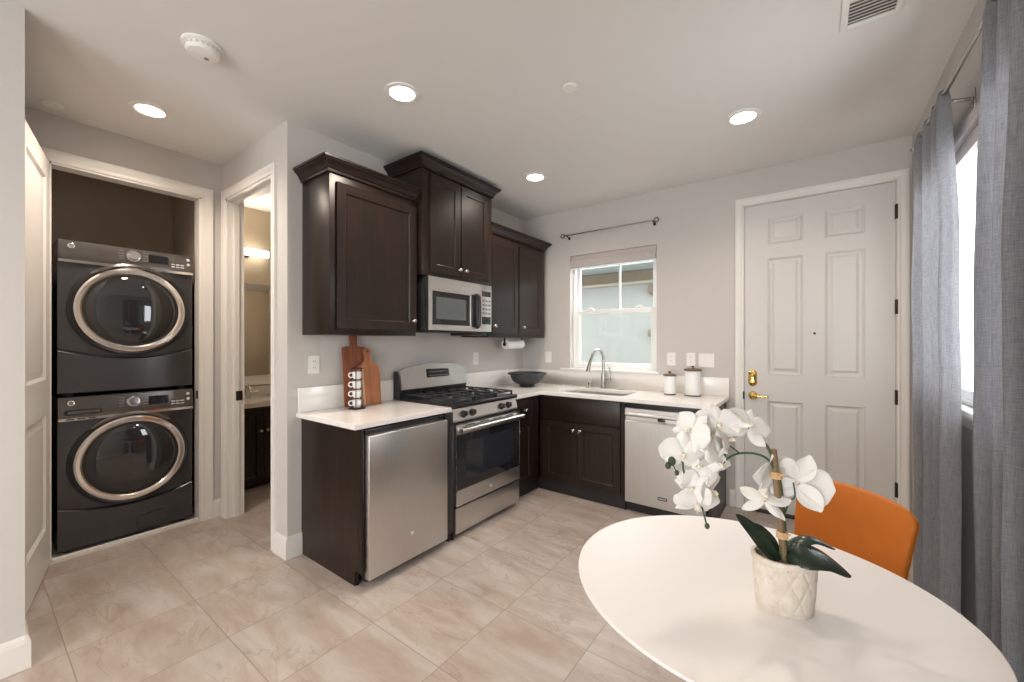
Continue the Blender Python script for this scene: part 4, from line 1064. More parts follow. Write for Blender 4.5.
for y in (-0.735, -2.855):
    b = BM(); ellipsoid(b, (RX, y, RZ), 0.018, 0.018, 0.018); obj('finial', b, M_nickel, sr)
for y in (-1.30, -2.70):
    b = BM(); cyl(b, (RX, y, RZ - 0.012), (XR - 0.002, y, RZ - 0.03), 0.007, 10); box(b, (XR - 0.006, y - 0.014, RZ - 0.07), (XR - 0.0005, y + 0.014, RZ + 0.01), 0.002); box(b, (RX - 0.014, y - 0.006, RZ - 0.02), (RX + 0.014, y + 0.006, RZ - 0.008), 0.002); obj('bracket', b, M_nickel, sr)


def curtain(label, top, bot, folds, amp_t, amp_b, seed, x_bias):
    """hanging panel: top and bottom are (y_far, y_near); folds waves across, gathered on the rod"""
    rnd = random.Random(seed)
    c = thing('curtain', (RX, (top[0] + top[1]) / 2, RZ), label, 'curtain', 'grey linen curtains at the side window')
    NU, NV = folds * 14, 46
    ph = [rnd.uniform(-0.5, 0.5) for _ in range(folds + 2)]; am = [rnd.uniform(0.65, 1.25) for _ in range(folds + 2)]
    bm = BM(); g = []
    for j in range(NV + 1):
        t = j / NV; z = RZ + 0.022 - t * (RZ + 0.022 - 0.012)
        row = []
        sp = min(1.0, t * 4.0) ** 0.7
        y0 = top[0] + (bot[0] - top[0]) * sp; y1 = top[1] + (bot[1] - top[1]) * sp
        amp = amp_t + (amp_b - amp_t) * min(1, t * 3.0)
        for i in range(NU + 1):
            s = i / NU; k = s * folds; kk = int(min(k, folds - 1))
            a = am[kk] * (1 - (k - kk)) + am[kk + 1] * (k - kk); p = ph[kk] * (1 - (k - kk)) + ph[kk + 1] * (k - kk)
            wv = math.sin(2 * PI * k + p + 0.5 * t * math.sin(3 * s + seed))
            x = RX + 0.0 - x_bias * min(1, t * 2) + amp * a * (0.8 * wv + 0.25 * math.sin(4 * PI * k + 1.3 + p))
            y = y0 + (y1 - y0) * s + 0.35 * amp * a * math.cos(2 * PI * k + p) * (1 if 0 < i < NU else 0)
            x += 0.006 * noise.noise(V((y * 6, z * 2.2, seed)))
            x = min(x, XR - 0.022)
            if j == 0: x = RX + (x - RX) * 0.55
            row.append(bm.verts.new((x, y, z)))
        g.append(row)
    for j in range(NV):
        for i in range(NU): bm.faces.new((g[j][i], g[j][i + 1], g[j + 1][i + 1], g[j + 1][i]))
    p = obj('cloth', bm, M_linen, c, ang=180)
    sol = p.modifiers.new('thickness', 'SOLIDIFY'); sol.thickness = 0.0016; sol.offset = 0
    bm = BM()
    for side, yy in ((0, 0), (NU, 0)):
        for j in range(NV):
            pass
    bm.free()
    return c


curtain('grey linen curtain hanging beside the front door', (-0.80, -1.36), (-0.74, -1.46), 4, 0.022, 0.034, 3, -0.012)
curtain('grey linen curtain hanging nearest the camera, cut by the picture edge', (-1.83, -2.80), (-1.83, -2.82), 8, 0.024, 0.044, 8, 0.0)

# ------------------------------------------------------------------ laundry closet: pan, washer, dryer
dp = thing('drain_pan', (-1.5, -3.09, 0), 'white drain pan under the stacked laundry machines', 'drain pan')
b = BM(); box(b, (-1.96, LY0 - 0.03, 0.001), (-1.088, LY1 + 0.03, 0.006))
box(b, (-1.112, LY0 + 0.014, 0.001), (-1.088, LY1 - 0.014, 0.030), 0.006); box(b, (-1.96, LY0 - 0.03, 0.001), (-1.94, LY1 + 0.03, 0.045), 0.004)
box(b, (-1.94, LY0 - 0.03, 0.001), (-1.19, LY0 - 0.014, 0.045), 0.004); box(b, (-1.94, LY1 + 0.014, 0.001), (-1.19, LY1 + 0.03, 0.045), 0.004); obj('tray', b, M_plastic, dp)

WY0, WY1, WXF, WXB = -3.432, -2.748, -1.170, -1.93
WC = (WY0 + WY1) / 2 - 0.0


def arc_seam(y, zc, sag):
    s = (y - WC) / ((WY1 - WY0) / 2)
    return zc - sag * (1 - s * s)


def machine(name, cat, label, z0, z1, ring_z, seam_z, ptop, pbot, dryer):
    c = thing(name, (-1.5, WC, z0), label, cat)
    b = BM(); box(b, (WXB, WY0, z0 + 0.018), (WXF, WY1, z1), 0.006, 3); obj('cabinet', b, M_washer, c)
    # bulged front with a ledge above the door and a smile-shaped seam below it
    b = BM(); N_ = 24
    cols = []
    for i in range(N_ + 1):
        y = WY0 + (WY1 - WY0) * i / N_
        zs_ = arc_seam(y, seam_z, 0.055)
        s = (y - WC) / ((WY1 - WY0) / 2); bul = 0.020 * (1 - s * s)
        cols.append([(WXF + 0.0005, y, zs_ + 0.004), (WXF + 0.008 + bul * 0.6, y, zs_ + 0.008), (WXF + 0.012 + bul, y, zs_ + 0.08), (WXF + 0.012 + bul, y, pbot - 0.012), (WXF + 0.0005, y, pbot - 0.004)])
    vv = [[b.verts.new(p) for p in col] for col in cols]
    for i in range(N_):
        for k in range(4): b.faces.new((vv[i][k], vv[i + 1][k], vv[i + 1][k + 1], vv[i][k + 1]))
    obj('front_panel', b, M_washer, c)
    b = BM(); vv = []
    for i in range(N_ + 1):
        y = WY0 + (WY1 - WY0) * i / N_
        zs_ = arc_seam(y, seam_z, 0.055); s = (y - WC) / ((WY1 - WY0) / 2); bul = 0.014 * (1 - s * s)
        vv.append([b.verts.new(p) for p in ((WXF + 0.0005, y, z0 + 0.022), (WXF + 0.012 + bul, y, z0 + 0.026), (WXF + 0.014 + bul, y, zs_ - 0.012), (WXF + 0.008 + bul * 0.6, y, zs_ - 0.005), (WXF + 0.0005, y, zs_ - 0.003))])
    for i in range(N_):
        for k in range(4): b.faces.new((vv[i][k], vv[i + 1][k], vv[i + 1][k + 1], vv[i][k + 1]))
    kp = obj('kick_panel', b, M_washer, c)
    # control panel
    b = BM(); prism(b, [(0, pbot), (0.036, pbot), (0.040, pbot + 0.03), (0.024, ptop), (0, ptop)], (WXF, WY0, 0), X, Z, Y, WY1 - WY0, bev=0.003); cpn = obj('control_panel', b, M_wpanel, c, ang=25)
    b = BM(); prism(b, [(0, pbot - 0.013), (0.042, pbot - 0.013), (0.042, pbot + 0.004), (0, pbot + 0.004)], (WXF, WY0, 0), X, Z, Y, WY1 - WY0, bev=0.003); obj('trim_strip', b, M_rose, c)
    pm = (ptop + pbot) / 2 + 0.012; fx = lambda z: WXF + 0.040 - 0.016 * (z - pbot - 0.03) / (ptop - pbot - 0.03)
    pn = V((1, 0, 0.14)).normalized()
    ky = -3.082
    b = BM(); lathe(b, (fx(pm), ky, pm), [(0.040, -0.002), (0.040, 0.006), (0.037, 0.010), (0.033, 0.010), (0.031, 0.026), (0.027, 0.030), (0, 0.031)], 32, axis=pn); o = obj('dial', b, M_chrome, cpn); o['label'] = 'round chrome dial'
    b = BM(); zc = pm - 0.004
    prism(b, rrect(-0.055, -0.030, 0.055, 0.030, 0.004), V((fx(zc) - 0.001, -2.948, zc)), Y, V((-0.14, 0, 1)).normalized(), pn, 0.003); dsp = obj('display', b, M_blackgl, cpn)
    b = BM()
    for k in range(5): prism(b, [(-0.006, -0.003), (0.006, -0.003), (0.006, 0.003), (-0.006, 0.003)], V((fx(zc) + 0.0018, -2.985 + k * 0.018, zc - 0.018)), Y, V((-0.14, 0, 1)).normalized(), pn, 0.0008)
    obj('lettering', b, M_ink, dsp)
    b = BM()
    for k in range(3):
        for j in range(2):
            zz = pm - 0.024 + j * 0.0 - 0.018 * j; prism(b, rrect(-0.011, -0.004, 0.011, 0.004, 0.002), V((fx(zz), -2.868 + k * 0.027, zz)), Y, Z, pn, 0.002)
    obj('button', b, M_ink, cpn)
    for j in range(2):
        zz = pm + 0.022 - 0.036 * j
        b = BM(); lathe(b, (fx(zz), -2.778, zz), [(0.010, -0.001), (0.010, 0.003), (0.007, 0.004), (0, 0.003)], 16, axis=pn); obj('power_button', b, M_ink, cpn)
    b = BM()
    for a in range(9):
        if a == 4: continue
        yy = ky + (-1 if a < 4 else 1) * 0.062; zz = pm + 0.03 - 0.018 * (a % 4 if a < 4 else (a - 5))
        prism(b, [(-0.014, -0.0018), (0.014, -0.0018), (0.014, 0.0018), (-0.014, 0.0018)], V((fx(zz), yy, zz)), Y, Z, pn, 0.0008)
    obj('lettering', b, M_grey, cpn)
    zz = ptop - 0.034
    b = BM(); lathe(b, (fx(zz), -3.376, zz), [(0.017, -0.001), (0.017, 0.002), (0.013, 0.003), (0, 0.0025)], 24, axis=pn); bd = obj('badge', b, M_chrome, cpn)
    b = BM(); lathe(b, V((fx(zz), -3.376, zz)) + pn * 0.0026, [(0.011, 0), (0.011, 0.0006), (0, 0.0006)], 20, axis=pn); obj('badge_field', b, M_grey, bd)
    if not dryer:
        zz = pm - 0.040
        b = BM(); prism(b, rrect(-0.085, -0.017, 0.085, 0.017, 0.014), V((fx(zz) - 0.0005, -3.322, zz)), Y, V((-0.14, 0, 1)).normalized(), pn, 0.003); dh = obj('detergent_drawer', b, M_black, cpn)
        b = BM(); prism(b, rrect(-0.074, -0.009, 0.074, 0.009, 0.008), V((fx(zz) + 0.002, -3.322, zz)), Y, V((-0.14, 0, 1)).normalized(), pn, 0.003); obj('drawer_pull', b, M_wpanel, dh)
        b = BM()
        for k in range(3): box(b, (WXF + 0.0415, -3.40 + k * 0.05, pbot - 0.008), (WXF + 0.0425, -3.365 + k * 0.05, pbot + 0.001))
        obj('strip_print', b, M_slot, c)
        b = BM(); prism(b, [(-0.081, -0.003), (0.081, -0.003), (0.081, 0.087), (0.067, 0.101), (-0.067, 0.089), (-0.081, 0.072)], (WXF + 0.020, -2.985, z0 + 0.045), Y, Z, X, 0.0095); obj('filter_door_outline', b, M_black, kp)  # black plate paints the shaded gap round the filter door
        b = BM(); prism(b, [(-0.078, 0.0), (0.078, 0.0), (0.078, 0.085), (0.066, 0.098), (-0.066, 0.086), (-0.078, 0.070)], (WXF + 0.020, -2.985, z0 + 0.045), Y, Z, X, 0.012, bev=0.003); obj('filter_door', b, M_washer, kp)
    # porthole door: dark gasket ring, chrome ring, bulging dark glass
    rc_ = V((WXF + 0.022, WC + 0.005, ring_z)); R_ = 0.288
    b = BM(); lathe(b, rc_, [(R_ * 1.085, -0.004), (R_ * 1.08, 0.012), (R_ * 1.03, 0.018), (R_ * 0.99, 0.014), (R_ * 0.98, -0.004)], 72, axis=X); obj('door_surround', b, M_black, c)
    b = BM(); lathe(b, rc_, [(R_, 0.0), (R_, 0.016), (R_ * 0.985, 0.025), (R_ * 0.95, 0.031), (R_ * 0.89, 0.032), (R_ * 0.855, 0.026), (R_ * 0.845, 0.0)], 72, axis=X); rgd = obj('porthole_door', b, M_rose, c)
    b = BM(); lathe(b, rc_, [(R_ * 0.856, 0.020), (R_ * 0.84, 0.027), (R_ * 0.81, 0.027), (R_ * 0.79, 0.020)], 64, axis=X); obj('inner_ring', b, M_blackpl, rgd)
    b = BM(); lathe(b, rc_, [(R_ * 0.83, 0.018), (R_ * 0.78, 0.030), (R_ * 0.68, 0.040), (R_ * 0.5, 0.049), (R_ * 0.25, 0.055), (0, 0.057)], 64, axis=X); obj('porthole_glass', b, M_drum, rgd)
    b = BM(); NS = 28; vv = []
    for i in range(NS + 1):                                          # hood arching over the porthole from the trim strip
        a = PI * (0.24 + 0.52 * i / NS); cs, sn = math.cos(a), math.sin(a)
        e_ = 0.35 + 0.65 * math.sin(PI * i / NS) ** 0.5
        vv.append([b.verts.new(rc_ + Y * (cs * r_) + Z * (sn * r_) + X * h_) for r_, h_ in ((R_ * 1.01, 0.0), (R_ * 1.015, 0.022 * e_), (R_ * 1.045, 0.026 * e_), (R_ * (1.05 + 0.05 * e_), 0.020 * e_), (R_ * (1.05 + 0.06 * e_), 0.0))])
    for i in range(NS):
        for k in range(4): b.faces.new((vv[i][k], vv[i + 1][k], vv[i + 1][k + 1], vv[i][k + 1]))
    obj('door_hood', b, M_wpanel, c)
    for y in (WY0 + 0.05, WY1 - 0.05):
        for x in (WXF - 0.05, WXB + 0.06):
            b = BM(); cyl(b, (x, y, z0), (x, y, z0 + 0.02), 0.024, 14); obj('foot', b, M_blackpl, c)
    return c


machine('washing_machine', 'washer', 'graphite front loading washing machine, lower of the stacked pair', 0.007, 1.005, 0.563, 0.305, 1.000, 0.868, False)
machine('tumble_dryer', 'dryer', 'graphite tumble dryer stacked on top of the washing machine', 1.006, 2.004, 1.574, 1.308, 2.000, 1.872, True)

# ------------------------------------------------------------------ bathroom glimpsed through the doorway
vn = thing('bathroom_vanity', (-1.76, -1.95, 0), 'dark wood bathroom vanity with white top seen through the doorway', 'vanity')
b = BM(); box(b, (-2.028, -2.48, 0.02), (-1.520, -1.30, 0.752), 0.002); obj('carcass', b, M_cab, vn)
for y0, y1, kx in ((-2.475, -2.108, -2.135), (-2.102, -1.72, -2.075), (-1.716, -1.305, -1.35)):
    b = BM(); shaker(b, (-1.500, y0, 0.05), Y, Z, X, y1 - y0, 0.685); d = obj('door', b, M_cab, vn, ang=20)
    b = BM(); knob(b, (-1.500, kx, 0.53), X); o = obj('knob', b, M_nickel, d); o['label'] = 'small satin nickel knob'
b = BM(); box(b, (-2.028, -2.495, 0.752), (-1.480, -1.28, 0.800), 0.004); box(b, (-2.028, -2.495, 0.80), (-2.010, -1.28, 0.895), 0.003); obj('vanity_top', b, M_quartz, vn)
bf = thing('bathroom_faucet', (-1.90, -2.12, 0.80), 'chrome faucet on the bathroom vanity', 'faucet')
b = BM(); lathe(b, (-1.90, -2.12, 0.80), [(0.028, 0), (0.028, 0.01), (0.018, 0.02), (0.016, 0.12), (0, 0.125)], 20); obj('body', b, M_chrome, bf)
b = BM(); tube(b, smooth_path([(-1.90, -2.12, 0.88), (-1.84, -2.12, 0.915), (-1.78, -2.12, 0.905), (-1.765, -2.12, 0.875)], 4), 0.011, 10); obj('spout', b, M_chrome, bf)
for y in (-2.19, -2.05):
    b = BM(); lathe(b, (-1.91, y, 0.80), [(0.022, 0), (0.022, 0.008), (0.012, 0.014), (0.011, 0.05), (0, 0.055)], 16); tube(b, [(-1.91, y, 0.85), (-1.90, y + (0.05 if y > -2.12 else -0.05), 0.862)], 0.006, 8); obj('tap_handle', b, M_chrome, bf)
mr = thing('bathroom_mirror', (-2.02, -1.95, 1.43), 'large frameless mirror over the bathroom vanity', 'mirror')
b = BM(); box(b, (-2.0295, -2.46, 0.91), (-2.022, -1.30, 1.965), 0.002); obj('mirror_glass', b, M_mirror, mr)
bl = thing('vanity_light', (-2.0, -2.1, 2.27), 'glowing tube light over the bathroom mirror', 'wall light')
b = BM(); cyl(b, (-1.94, -2.42, 2.268), (-1.94, -1.885, 2.268), 0.036, 24); obj('tube', b, M_bathlamp, bl)
b = BM(); box(b, (-2.029, -2.26, 2.225), (-2.0, -2.04, 2.315), 0.004); cyl(b, (-2.0, -2.15, 2.268), (-1.97, -2.15, 2.268), 0.012, 12); lathe(b, (-1.94, -1.885, 2.268), [(0.037, -0.002), (0.037, 0.012), (0.012, 0.016), (0.010, 0.03), (0, 0.031)], 20, axis=Y); lathe(b, (-1.94, -2.42, 2.268), [(0.037, 0.002), (0.037, -0.012), (0.012, -0.016), (0, -0.017)], 20, axis=Y); obj('mount', b, M_bronze, bl)
b = BM(); tube(b, [V((-1.94 + 0.040 * math.cos(2 * PI * i / 24), -2.13, 2.268 + 0.040 * math.sin(2 * PI * i / 24))) for i in range(25)], 0.006, 8, cap=False); obj('band', b, M_bronze, bl)
l = bpy.data.lights.new('vanity_lamp', 'AREA'); l.shape = 'RECTANGLE'; l.size = 0.06; l.size_y = 0.5; l.energy = 5; l.color = (1.0, 0.88, 0.72)
o = bpy.data.objects.new('vanity_lamp', l); o.location = (-1.88, -2.15, 2.268); o.rotation_euler = (0, -PI / 2 - 0.5, 0); COL.objects.link(o)

# ------------------------------------------------------------------ table
TX, TY, TA, TB, TZ = 2.506, -2.603, 0.432, 0.402, 0.74
tb = thing('dining_table', (TX, TY, 0), 'small white round pedestal dining table', 'table')
b = BM(); lathe(b, (TX, TY, TZ), [(0, -0.022), (0.90, -0.022), (0.965, -0.017), (0.994, -0.009), (1.0, -0.005), (0.999, -0.0015), (0.994, 0.0), (0, 0.0)], 128, sx=TA, sy=TB, ux=(1, 0, 0)); obj('tabletop', b, M_table, tb)
b = BM(); lathe(b, (TX, TY, 0), [(0.24, 0.0), (0.245, 0.006), (0.22, 0.014), (0.13, 0.03), (0.065, 0.07), (0.036, 0.16), (0.03, 0.32), (0.036, 0.52), (0.062, 0.66), (0.11, 0.708), (0.14, 0.718)], 48); obj('pedestal', b, M_table, tb)

# ------------------------------------------------------------------ orange chair tucked behind the table
ch = thing('dining_chair', (2.66, -2.20, 0), 'orange velvet dining chair pushed in behind the white table', 'chair')
CW = V((0.765, -0.644, 0)).normalized(); CN = V((-0.644, -0.765, 0)).normalized()      # along the back, and towards the table
C0 = V((2.722, -2.045, 0))
b = BM()
NU, NV = 18, 16
def back_pt(u, t, side):
    """u -1..1 across, t 0..1 up; side 0 = front face, 1 = rear face"""
    z = 0.44 + 0.417 * t
    hw = 0.158 + 0.034 * t
    cr = 0.040
    if t > 0.90:                                                    # rounded top corners
        q = (t - 0.90) / 0.10; hw -= cr * (1 - math.sqrt(max(0, 1 - q * q)))
    lean = -0.055 * t * t
    curve = 0.030 * u * u - 0.012                                   # wraps slightly round the sitter
    th = 0.030 * (1 - 0.55 * abs(u) ** 4) * (1 - 0.5 * max(0, (t - 0.85) / 0.15) ** 2)
    return C0 + CW * (hw * u) + CN * (lean + curve + (th if side == 0 else -th)) + Z * (z + (0.006 * (1 - u * u) if t > 0.8 else 0))
F = [[[b.verts.new(back_pt(-1 + 2 * i / NU, j / NV, s)) for i in range(NU + 1)] for j in range(NV + 1)] for s in (0, 1)]
for s in (0, 1):
    for j in range(NV):
        for i in range(NU): b.faces.new((F[s][j][i], F[s][j][i + 1], F[s][j + 1][i + 1], F[s][j + 1][i]))
for j in range(NV):
    b.faces.new((F[0][j][0], F[0][j + 1][0], F[1][j + 1][0], F[1][j][0])); b.faces.new((F[0][j][NU], F[0][j + 1][NU], F[1][j + 1][NU], F[1][j][NU]))
for i in range(NU):
    b.faces.new((F[0][NV][i], F[0][NV][i + 1], F[1][NV][i + 1], F[1][NV][i])); b.faces.new((F[0][0][i], F[0][0][i + 1], F[1][0][i + 1], F[1][0][i]))
bk = obj('backrest', b, M_orange, ch, ang=180)
ssd = bk.modifiers.new('soft', 'SUBSURF'); ssd.levels = 1; ssd.render_levels = 2
b = BM(); prism(b, rrect(-0.19, 0.0, 0.19, 0.40, 0.05, 6), C0 + CN * 0.0 + Z * 0.40, CW, CN, Z, 0.075, bev=0.02); obj('seat', b, M_orange, ch)
for su, sn in ((-0.15, 0.02), (0.15, 0.02), (-0.15, 0.35), (0.15, 0.35)):
    b = BM(); p0 = C0 + CW * su + CN * sn + Z * 0.405; p1 = C0 + CW * (su * 1.15) + CN * (sn + (0.03 if sn > 0.1 else -0.04))
    tube(b, [p0, p1], [0.017, 0.011], 12); obj('leg', b, M_oak, ch)

# ------------------------------------------------------------------ potted orchid
PX, PY = 2.583, -2.659
pd = V((0.94, 0.34, 0)).normalized()
orc = thing('potted_orchid', (PX, PY, TZ), 'white orchid in a carved cream oval pot on the table', 'plant')
PA, PBb, PH = 0.066, 0.048, 0.122
pu, pv = pd, Z.cross(pd)
b = BM(); NA, NH = 160, 44
def pot_r(h): return 0.86 + 0.14 * (h / PH) ** 0.8
rings = []
for j in range(NH + 1):
    h = PH * j / NH; row = []
    for i in range(NA):
        a = 2 * PI * i / NA; s = pot_r(h)
        # carved relief: arcs crossing in a diamond pattern between two plain bands
        k = i / NA * 10; zz = h / PH
        d1_ = abs(((k + zz * 1.6) % 1.0) - 0.5); d2_ = abs(((k - zz * 1.6) % 1.0) - 0.5)
        groove = -0.0026 * max(0, 1 - min(d1_, d2_) / 0.09) if 0.10 < zz < 0.86 else 0.0
        rimb = 0.0022 if zz > 0.90 else 0
        q = 1 + (groove + rimb) / 0.06 + 0.010 * noise.noise(V((math.cos(a) * 3, math.sin(a) * 3, zz * 4)))
        row.append(b.verts.new(V((PX, PY, TZ + h)) + pu * (PA * s * q * math.cos(a)) + pv * (PBb * s * q * math.sin(a))))
    rings.append(row)
for s, h in ((0.92, PH), (0.90, PH - 0.02)):
    rings.append([b.verts.new(V((PX, PY, TZ + h)) + pu * (PA * s * math.cos(2 * PI * i / NA)) + pv * (PBb * s * math.sin(2 * PI * i / NA))) for i in range(NA)])
for r0, r1 in zip(rings, rings[1:]): bridge(b, r0, r1)
b.faces.new(rings[0]); b.faces.new(rings[-1]); obj('pot', b, M_pot, orc, ang=60)
b = BM(); rnd = random.Random(4)
for k in range(46):
    a = rnd.uniform(0, 2 * PI); r = math.sqrt(rnd.random()) * 0.84
    ellipsoid(b, V((PX, PY, TZ + PH - 0.016 + rnd.uniform(0, 0.008))) + pu * (PA * r * math.cos(a)) + pv * (PBb * r * math.sin(a)), rnd.uniform(0.006, 0.011), rnd.uniform(0.005, 0.009), rnd.uniform(0.004, 0.008), 8, 5)
mo = obj('bark_mulch', b, M_moss, orc); mo['kind'] = 'stuff'
CAMD = V((0.5936, -0.8048, 0.0))       # the side of the table the blooms look towards
SIDE = V((0.8048, 0.5936, 0.0))
b = BM(); tube(b, [(2.584, -2.666, 0.835), (2.574, -2.674, 0.97), (2.563, -2.682, 1.107)], 0.0072, 10); obj('stake', b, M_stake, orc)
for p in ((2.5685, -2.678, 1.048), (2.5795, -2.670, 0.911)):
    b = BM()
    for k in range(3): tube(b, [V(p) + V((0.0095 * math.cos(2 * PI * i / 14), 0.0095 * math.sin(2 * PI * i / 14), -0.005 + k * 0.005)) for i in range(15)], 0.0028, 6, cap=False)
    tube(b, [V(p) + CAMD * 0.008, V(p) + CAMD * 0.014 + SIDE * 0.010 + Z * 0.006], 0.002, 6); tube(b, [V(p) + CAMD * 0.008, V(p) + CAMD * 0.013 - SIDE * 0.008 + Z * 0.004], 0.002, 6)
    obj('raffia_tie', b, M_raffia, orc)


def stem(pts, r0, r1, nm='stem'):
    b = BM(); p = smooth_path(pts, 6); n = len(p)
    tube(b, p, [r0 + (r1 - r0) * i / (n - 1) for i in range(n)], 8); return obj(nm, b, M_stem, orc)


stem([(2.588, -2.660, 0.84), (2.583, -2.664, 0.95), (2.574, -2.671, 1.04), (2.556, -2.688, 1.105), (2.533, -2.704, 1.138), (2.492, -2.734, 1.168), (2.446, -2.768, 1.156), (2.409, -2.795, 1.117), (2.397, -2.805, 1.06), (2.428, -2.782, 0.985), (2.440, -2.772, 0.933)], 0.0034, 0.0018)
stem([(2.580, -2.670, 0.84), (2.576, -2.676, 0.95), (2.570, -2.680, 1.04), (2.558, -2.688, 1.078), (2.535, -2.703, 1.0955), (2.502, -2.727, 1.098), (2.478, -2.745, 1.085), (2.462, -2.757, 1.06)], 0.0034, 0.002)
stem([(2.502, -2.727, 1.097), (2.485, -2.737, 1.112), (2.474, -2.745, 1.118)], 0.002, 0.0016, 'flower_stalk')
stem([(2.579, -2.668, 0.94), (2.592, -2.660, 0.985), (2.603, -2.655, 1.00), (2.600, -2.652, 1.03)], 0.002, 0.0016, 'flower_stalk')
stem([(2.575, -2.674, 0.955), (2.560, -2.686, 0.962), (2.550, -2.692, 0.98)], 0.002, 0.0016, 'flower_stalk')
stem([(2.397, -2.805, 1.075), (2.386, -2.812, 1.085), (2.378, -2.818, 1.075), (2.384, -2.813, 1.056)], 0.0015, 0.0012, 'flower_stalk')
for p, r in (((2.376, -2.820, 1.080), 0.0085), ((2.369, -2.826, 1.070), 0.0065), ((2.385, -2.813, 1.053), 0.005), ((2.441, -2.772, 0.931), 0.0055)):
    b = BM(); ellipsoid(b, p, r, r, r * 1.3, 12, 8); obj('bud', b, M_bud, orc)


def petal(bm, c, d, n, length, width, tip, cup, roll):
    """one petal from c along d, face normal n; tip 0 = round, 1 = pointed"""
    s = n.cross(d).normalized(); NU_, NV_ = 6, 9; g = []
    for j in range(NV_ + 1):
        t = j / NV_
        wprof = math.sin(PI * (0.07 + 0.91 * t) ** (1.15 if tip < 0.5 else 0.95)) ** (0.55 if tip < 0.5 else 0.75)
        hw = max(0.03, wprof) * width / 2
        row = []
        for i in range(NU_ + 1):
            u = -1 + 2 * i / NU_
            z = cup * length * t * t - 0.16 * width * u * u * wprof + roll * u * t * width * 0.25 + 0.045 * length * math.sin(5 * t + 2.5 * u + roll * 9) * t
            row.append(bm.verts.new(c + d * (length * (0.05 + 0.95 * t) * (1 - 0.05 * u * u)) + s * (hw * u) + n * z))
        g.append(row)
    for j in range(NV_):
        for i in range(NU_): bm.faces.new((g[j][i], g[j][i + 1], g[j + 1][i + 1], g[j + 1][i]))


def flower(p, n, roll, size, seed, kind=0):
    rnd = random.Random(seed)
    p = V(p); n = V(n).normalized()
    up = (Z - n * n.z).normalized(); sd_ = up.cross(n).normalized()
    D = lambda a: (up * math.cos(a + roll) + sd_ * math.sin(a + roll)).normalized()
    b = BM(); L = size * 1.13
    j = lambda s: rnd.uniform(-s, s)
    for a in (0, 2.2, -2.2): petal(b, p - n * 0.002, D(a + j(0.12)), n, L * (0.98 + j(0.06)), L * (0.68 if kind == 0 else 0.50), 0.6, -0.16 + j(0.10), j(0.5))
    for a in (1.32, -1.32): petal(b, p + n * 0.001, D(a + j(0.1)), n, L * (1.02 + j(0.06)), L * (1.18 if kind == 0 else 0.66), 0, -0.10 + j(0.12), j(0.5))
    f = obj('flower', b, M_petal, orc, ang=180)
    so = f.modifiers.new('thickness', 'SOLIDIFY'); so.thickness = 0.0008; so.offset = 0
    sub = f.modifiers.new('soft', 'SUBSURF'); sub.levels = 1; sub.render_levels = 1
    b = BM()
    for a in (2.55, -2.55): petal(b, p + n * 0.004, (D(a) * 0.5 + n * 0.75).normalized(), n, L * 0.16, L * 0.11, 0, 0.5, 0)
    petal(b, p + n * 0.004, (D(PI) * 0.8 + n * 0.6).normalized(), n, L * 0.26, L * 0.11, 1, 0.4, 0)
    tube(b, [p + n * 0.001, p + n * 0.010 + D(0) * 0.002, p + n * 0.016 - D(0) * 0.002], [0.0035, 0.0042, 0.003], 8)
    o = obj('lip', b, M_lip, f); o['label'] = 'cream yellow flower lip'
    return f


def fn(cx, sx, ux): return CAMD * cx + SIDE * sx + Z * ux


flower((2.399, -2.815, 1.098), fn(1, -0.25, -0.10), 0.1, 0.046, 1)
flower((2.410, -2.800, 1.150), fn(0.6, -0.8, 0.25), 0.5, 0.044, 2)
flower((2.462, -2.764, 1.163), fn(1, -0.15, 0.05), -0.1, 0.046, 3)
flower((2.520, -2.722, 1.160), fn(0.85, 0.0, 0.45), 0.5, 0.047, 4)
flower((2.462, -2.768, 1.078), fn(0.9, 0.35, -0.3), 0.6, 0.046, 5, 1)
flower((2.434, -2.782, 1.040), fn(1, 0.15, -0.35), -0.4, 0.046, 6)
flower((2.422, -2.790, 0.982), fn(1, -0.1, -0.45), 0.15, 0.045, 7)
flower((2.424, -2.778, 1.125), fn(0.8, 0.1, 0.25), 1.0, 0.046, 8)
flower((2.556, -2.668, 1.052), fn(-0.9, -0.3, 0.1), 0.3, 0.046, 9)
flower((2.608, -2.640, 1.028), fn(-0.9, 0.3, -0.1), -0.35, 0.064, 10)
flower((2.548, -2.698, 0.993), fn(0.6, -0.2, 0.80), 0.2, 0.046, 11, 1)
flower((2.478, -2.735, 1.125), fn(0.3, 0.6, 0.2), 0.2, 0.044, 12)
flower((2.443, -2.772, 1.095), fn(0.95, -0.1, 0.1), 2.0, 0.044, 13)
flower((2.490, -2.733, 1.172), fn(0.2, -0.1, 0.9), 0.8, 0.042, 14, 1)
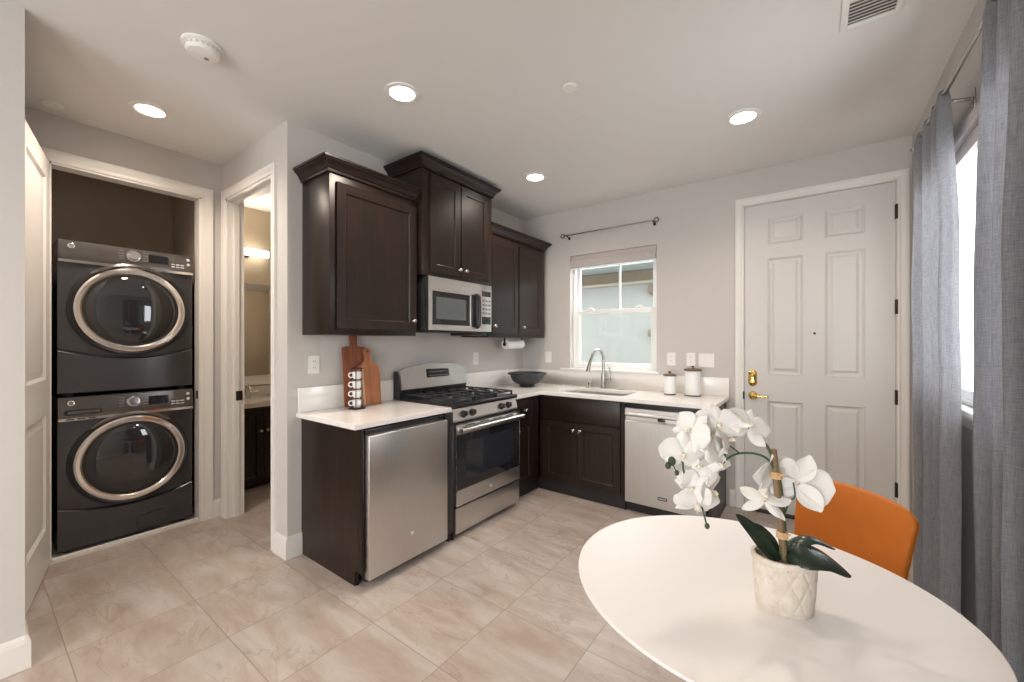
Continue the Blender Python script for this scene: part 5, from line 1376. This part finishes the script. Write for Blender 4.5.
flower((2.430, -2.790, 1.072), fn(0.9, -0.45, 0.15), 1.4, 0.044, 15)
flower((2.448, -2.768, 1.012), fn(0.7, 0.65, -0.2), -0.2, 0.042, 16)
flower((2.450, -2.770, 1.140), fn(0.9, 0.3, 0.3), 2.6, 0.044, 17)
flower((2.415, -2.800, 1.020), fn(0.8, -0.6, -0.1), 0.9, 0.040, 18)


def leaf(pts, width, up, fold=0.25):
    p = smooth_path(pts, 7); b = BM(); n = len(p); rows = []; up = V(up).normalized()
    for i, q in enumerate(p):
        d = (p[min(i + 1, n - 1)] - p[max(i - 1, 0)]).normalized(); s = d.cross(up).normalized(); nn = s.cross(d)
        t = i / (n - 1); hw = width / 2 * max(0.04, math.sin(PI * (0.10 + 0.90 * t) ** 0.9) ** 0.65) * (0.55 + 0.45 * min(1, t * 3))
        rows.append([b.verts.new(q + s * (hw * u) + nn * (fold * hw * u * u)) for u in (-1, -0.7, -0.35, 0, 0.35, 0.7, 1)])
    for r0, r1 in zip(rows, rows[1:]):
        for k in range(6): b.faces.new((r0[k], r0[k + 1], r1[k + 1], r1[k]))
    o = obj('leaf', b, M_leaf, orc, ang=180)
    so = o.modifiers.new('thickness', 'SOLIDIFY'); so.thickness = 0.0016; so.offset = 0
    return o


leaf([(2.578, -2.674, 0.845), (2.552, -2.692, 0.880), (2.524, -2.710, 0.920), (2.494, -2.731, 0.957)], 0.042, CAMD * 0.85 + Z * 0.45 + SIDE * 0.2)
leaf([(2.576, -2.660, 0.845), (2.560, -2.672, 0.885), (2.540, -2.686, 0.915), (2.524, -2.698, 0.932)], 0.026, CAMD * 0.85 + Z * 0.4)
leaf([(2.588, -2.660, 0.845), (2.600, -2.648, 0.883), (2.635, -2.622, 0.899), (2.678, -2.594, 0.876)], 0.032, CAMD * 0.3 + Z * 1.0, -0.2)
leaf([(2.590, -2.680, 0.860), (2.616, -2.676, 0.878), (2.656, -2.652, 0.872), (2.704, -2.616, 0.834)], 0.070, CAMD * 0.40 + Z * 0.92, -0.08)
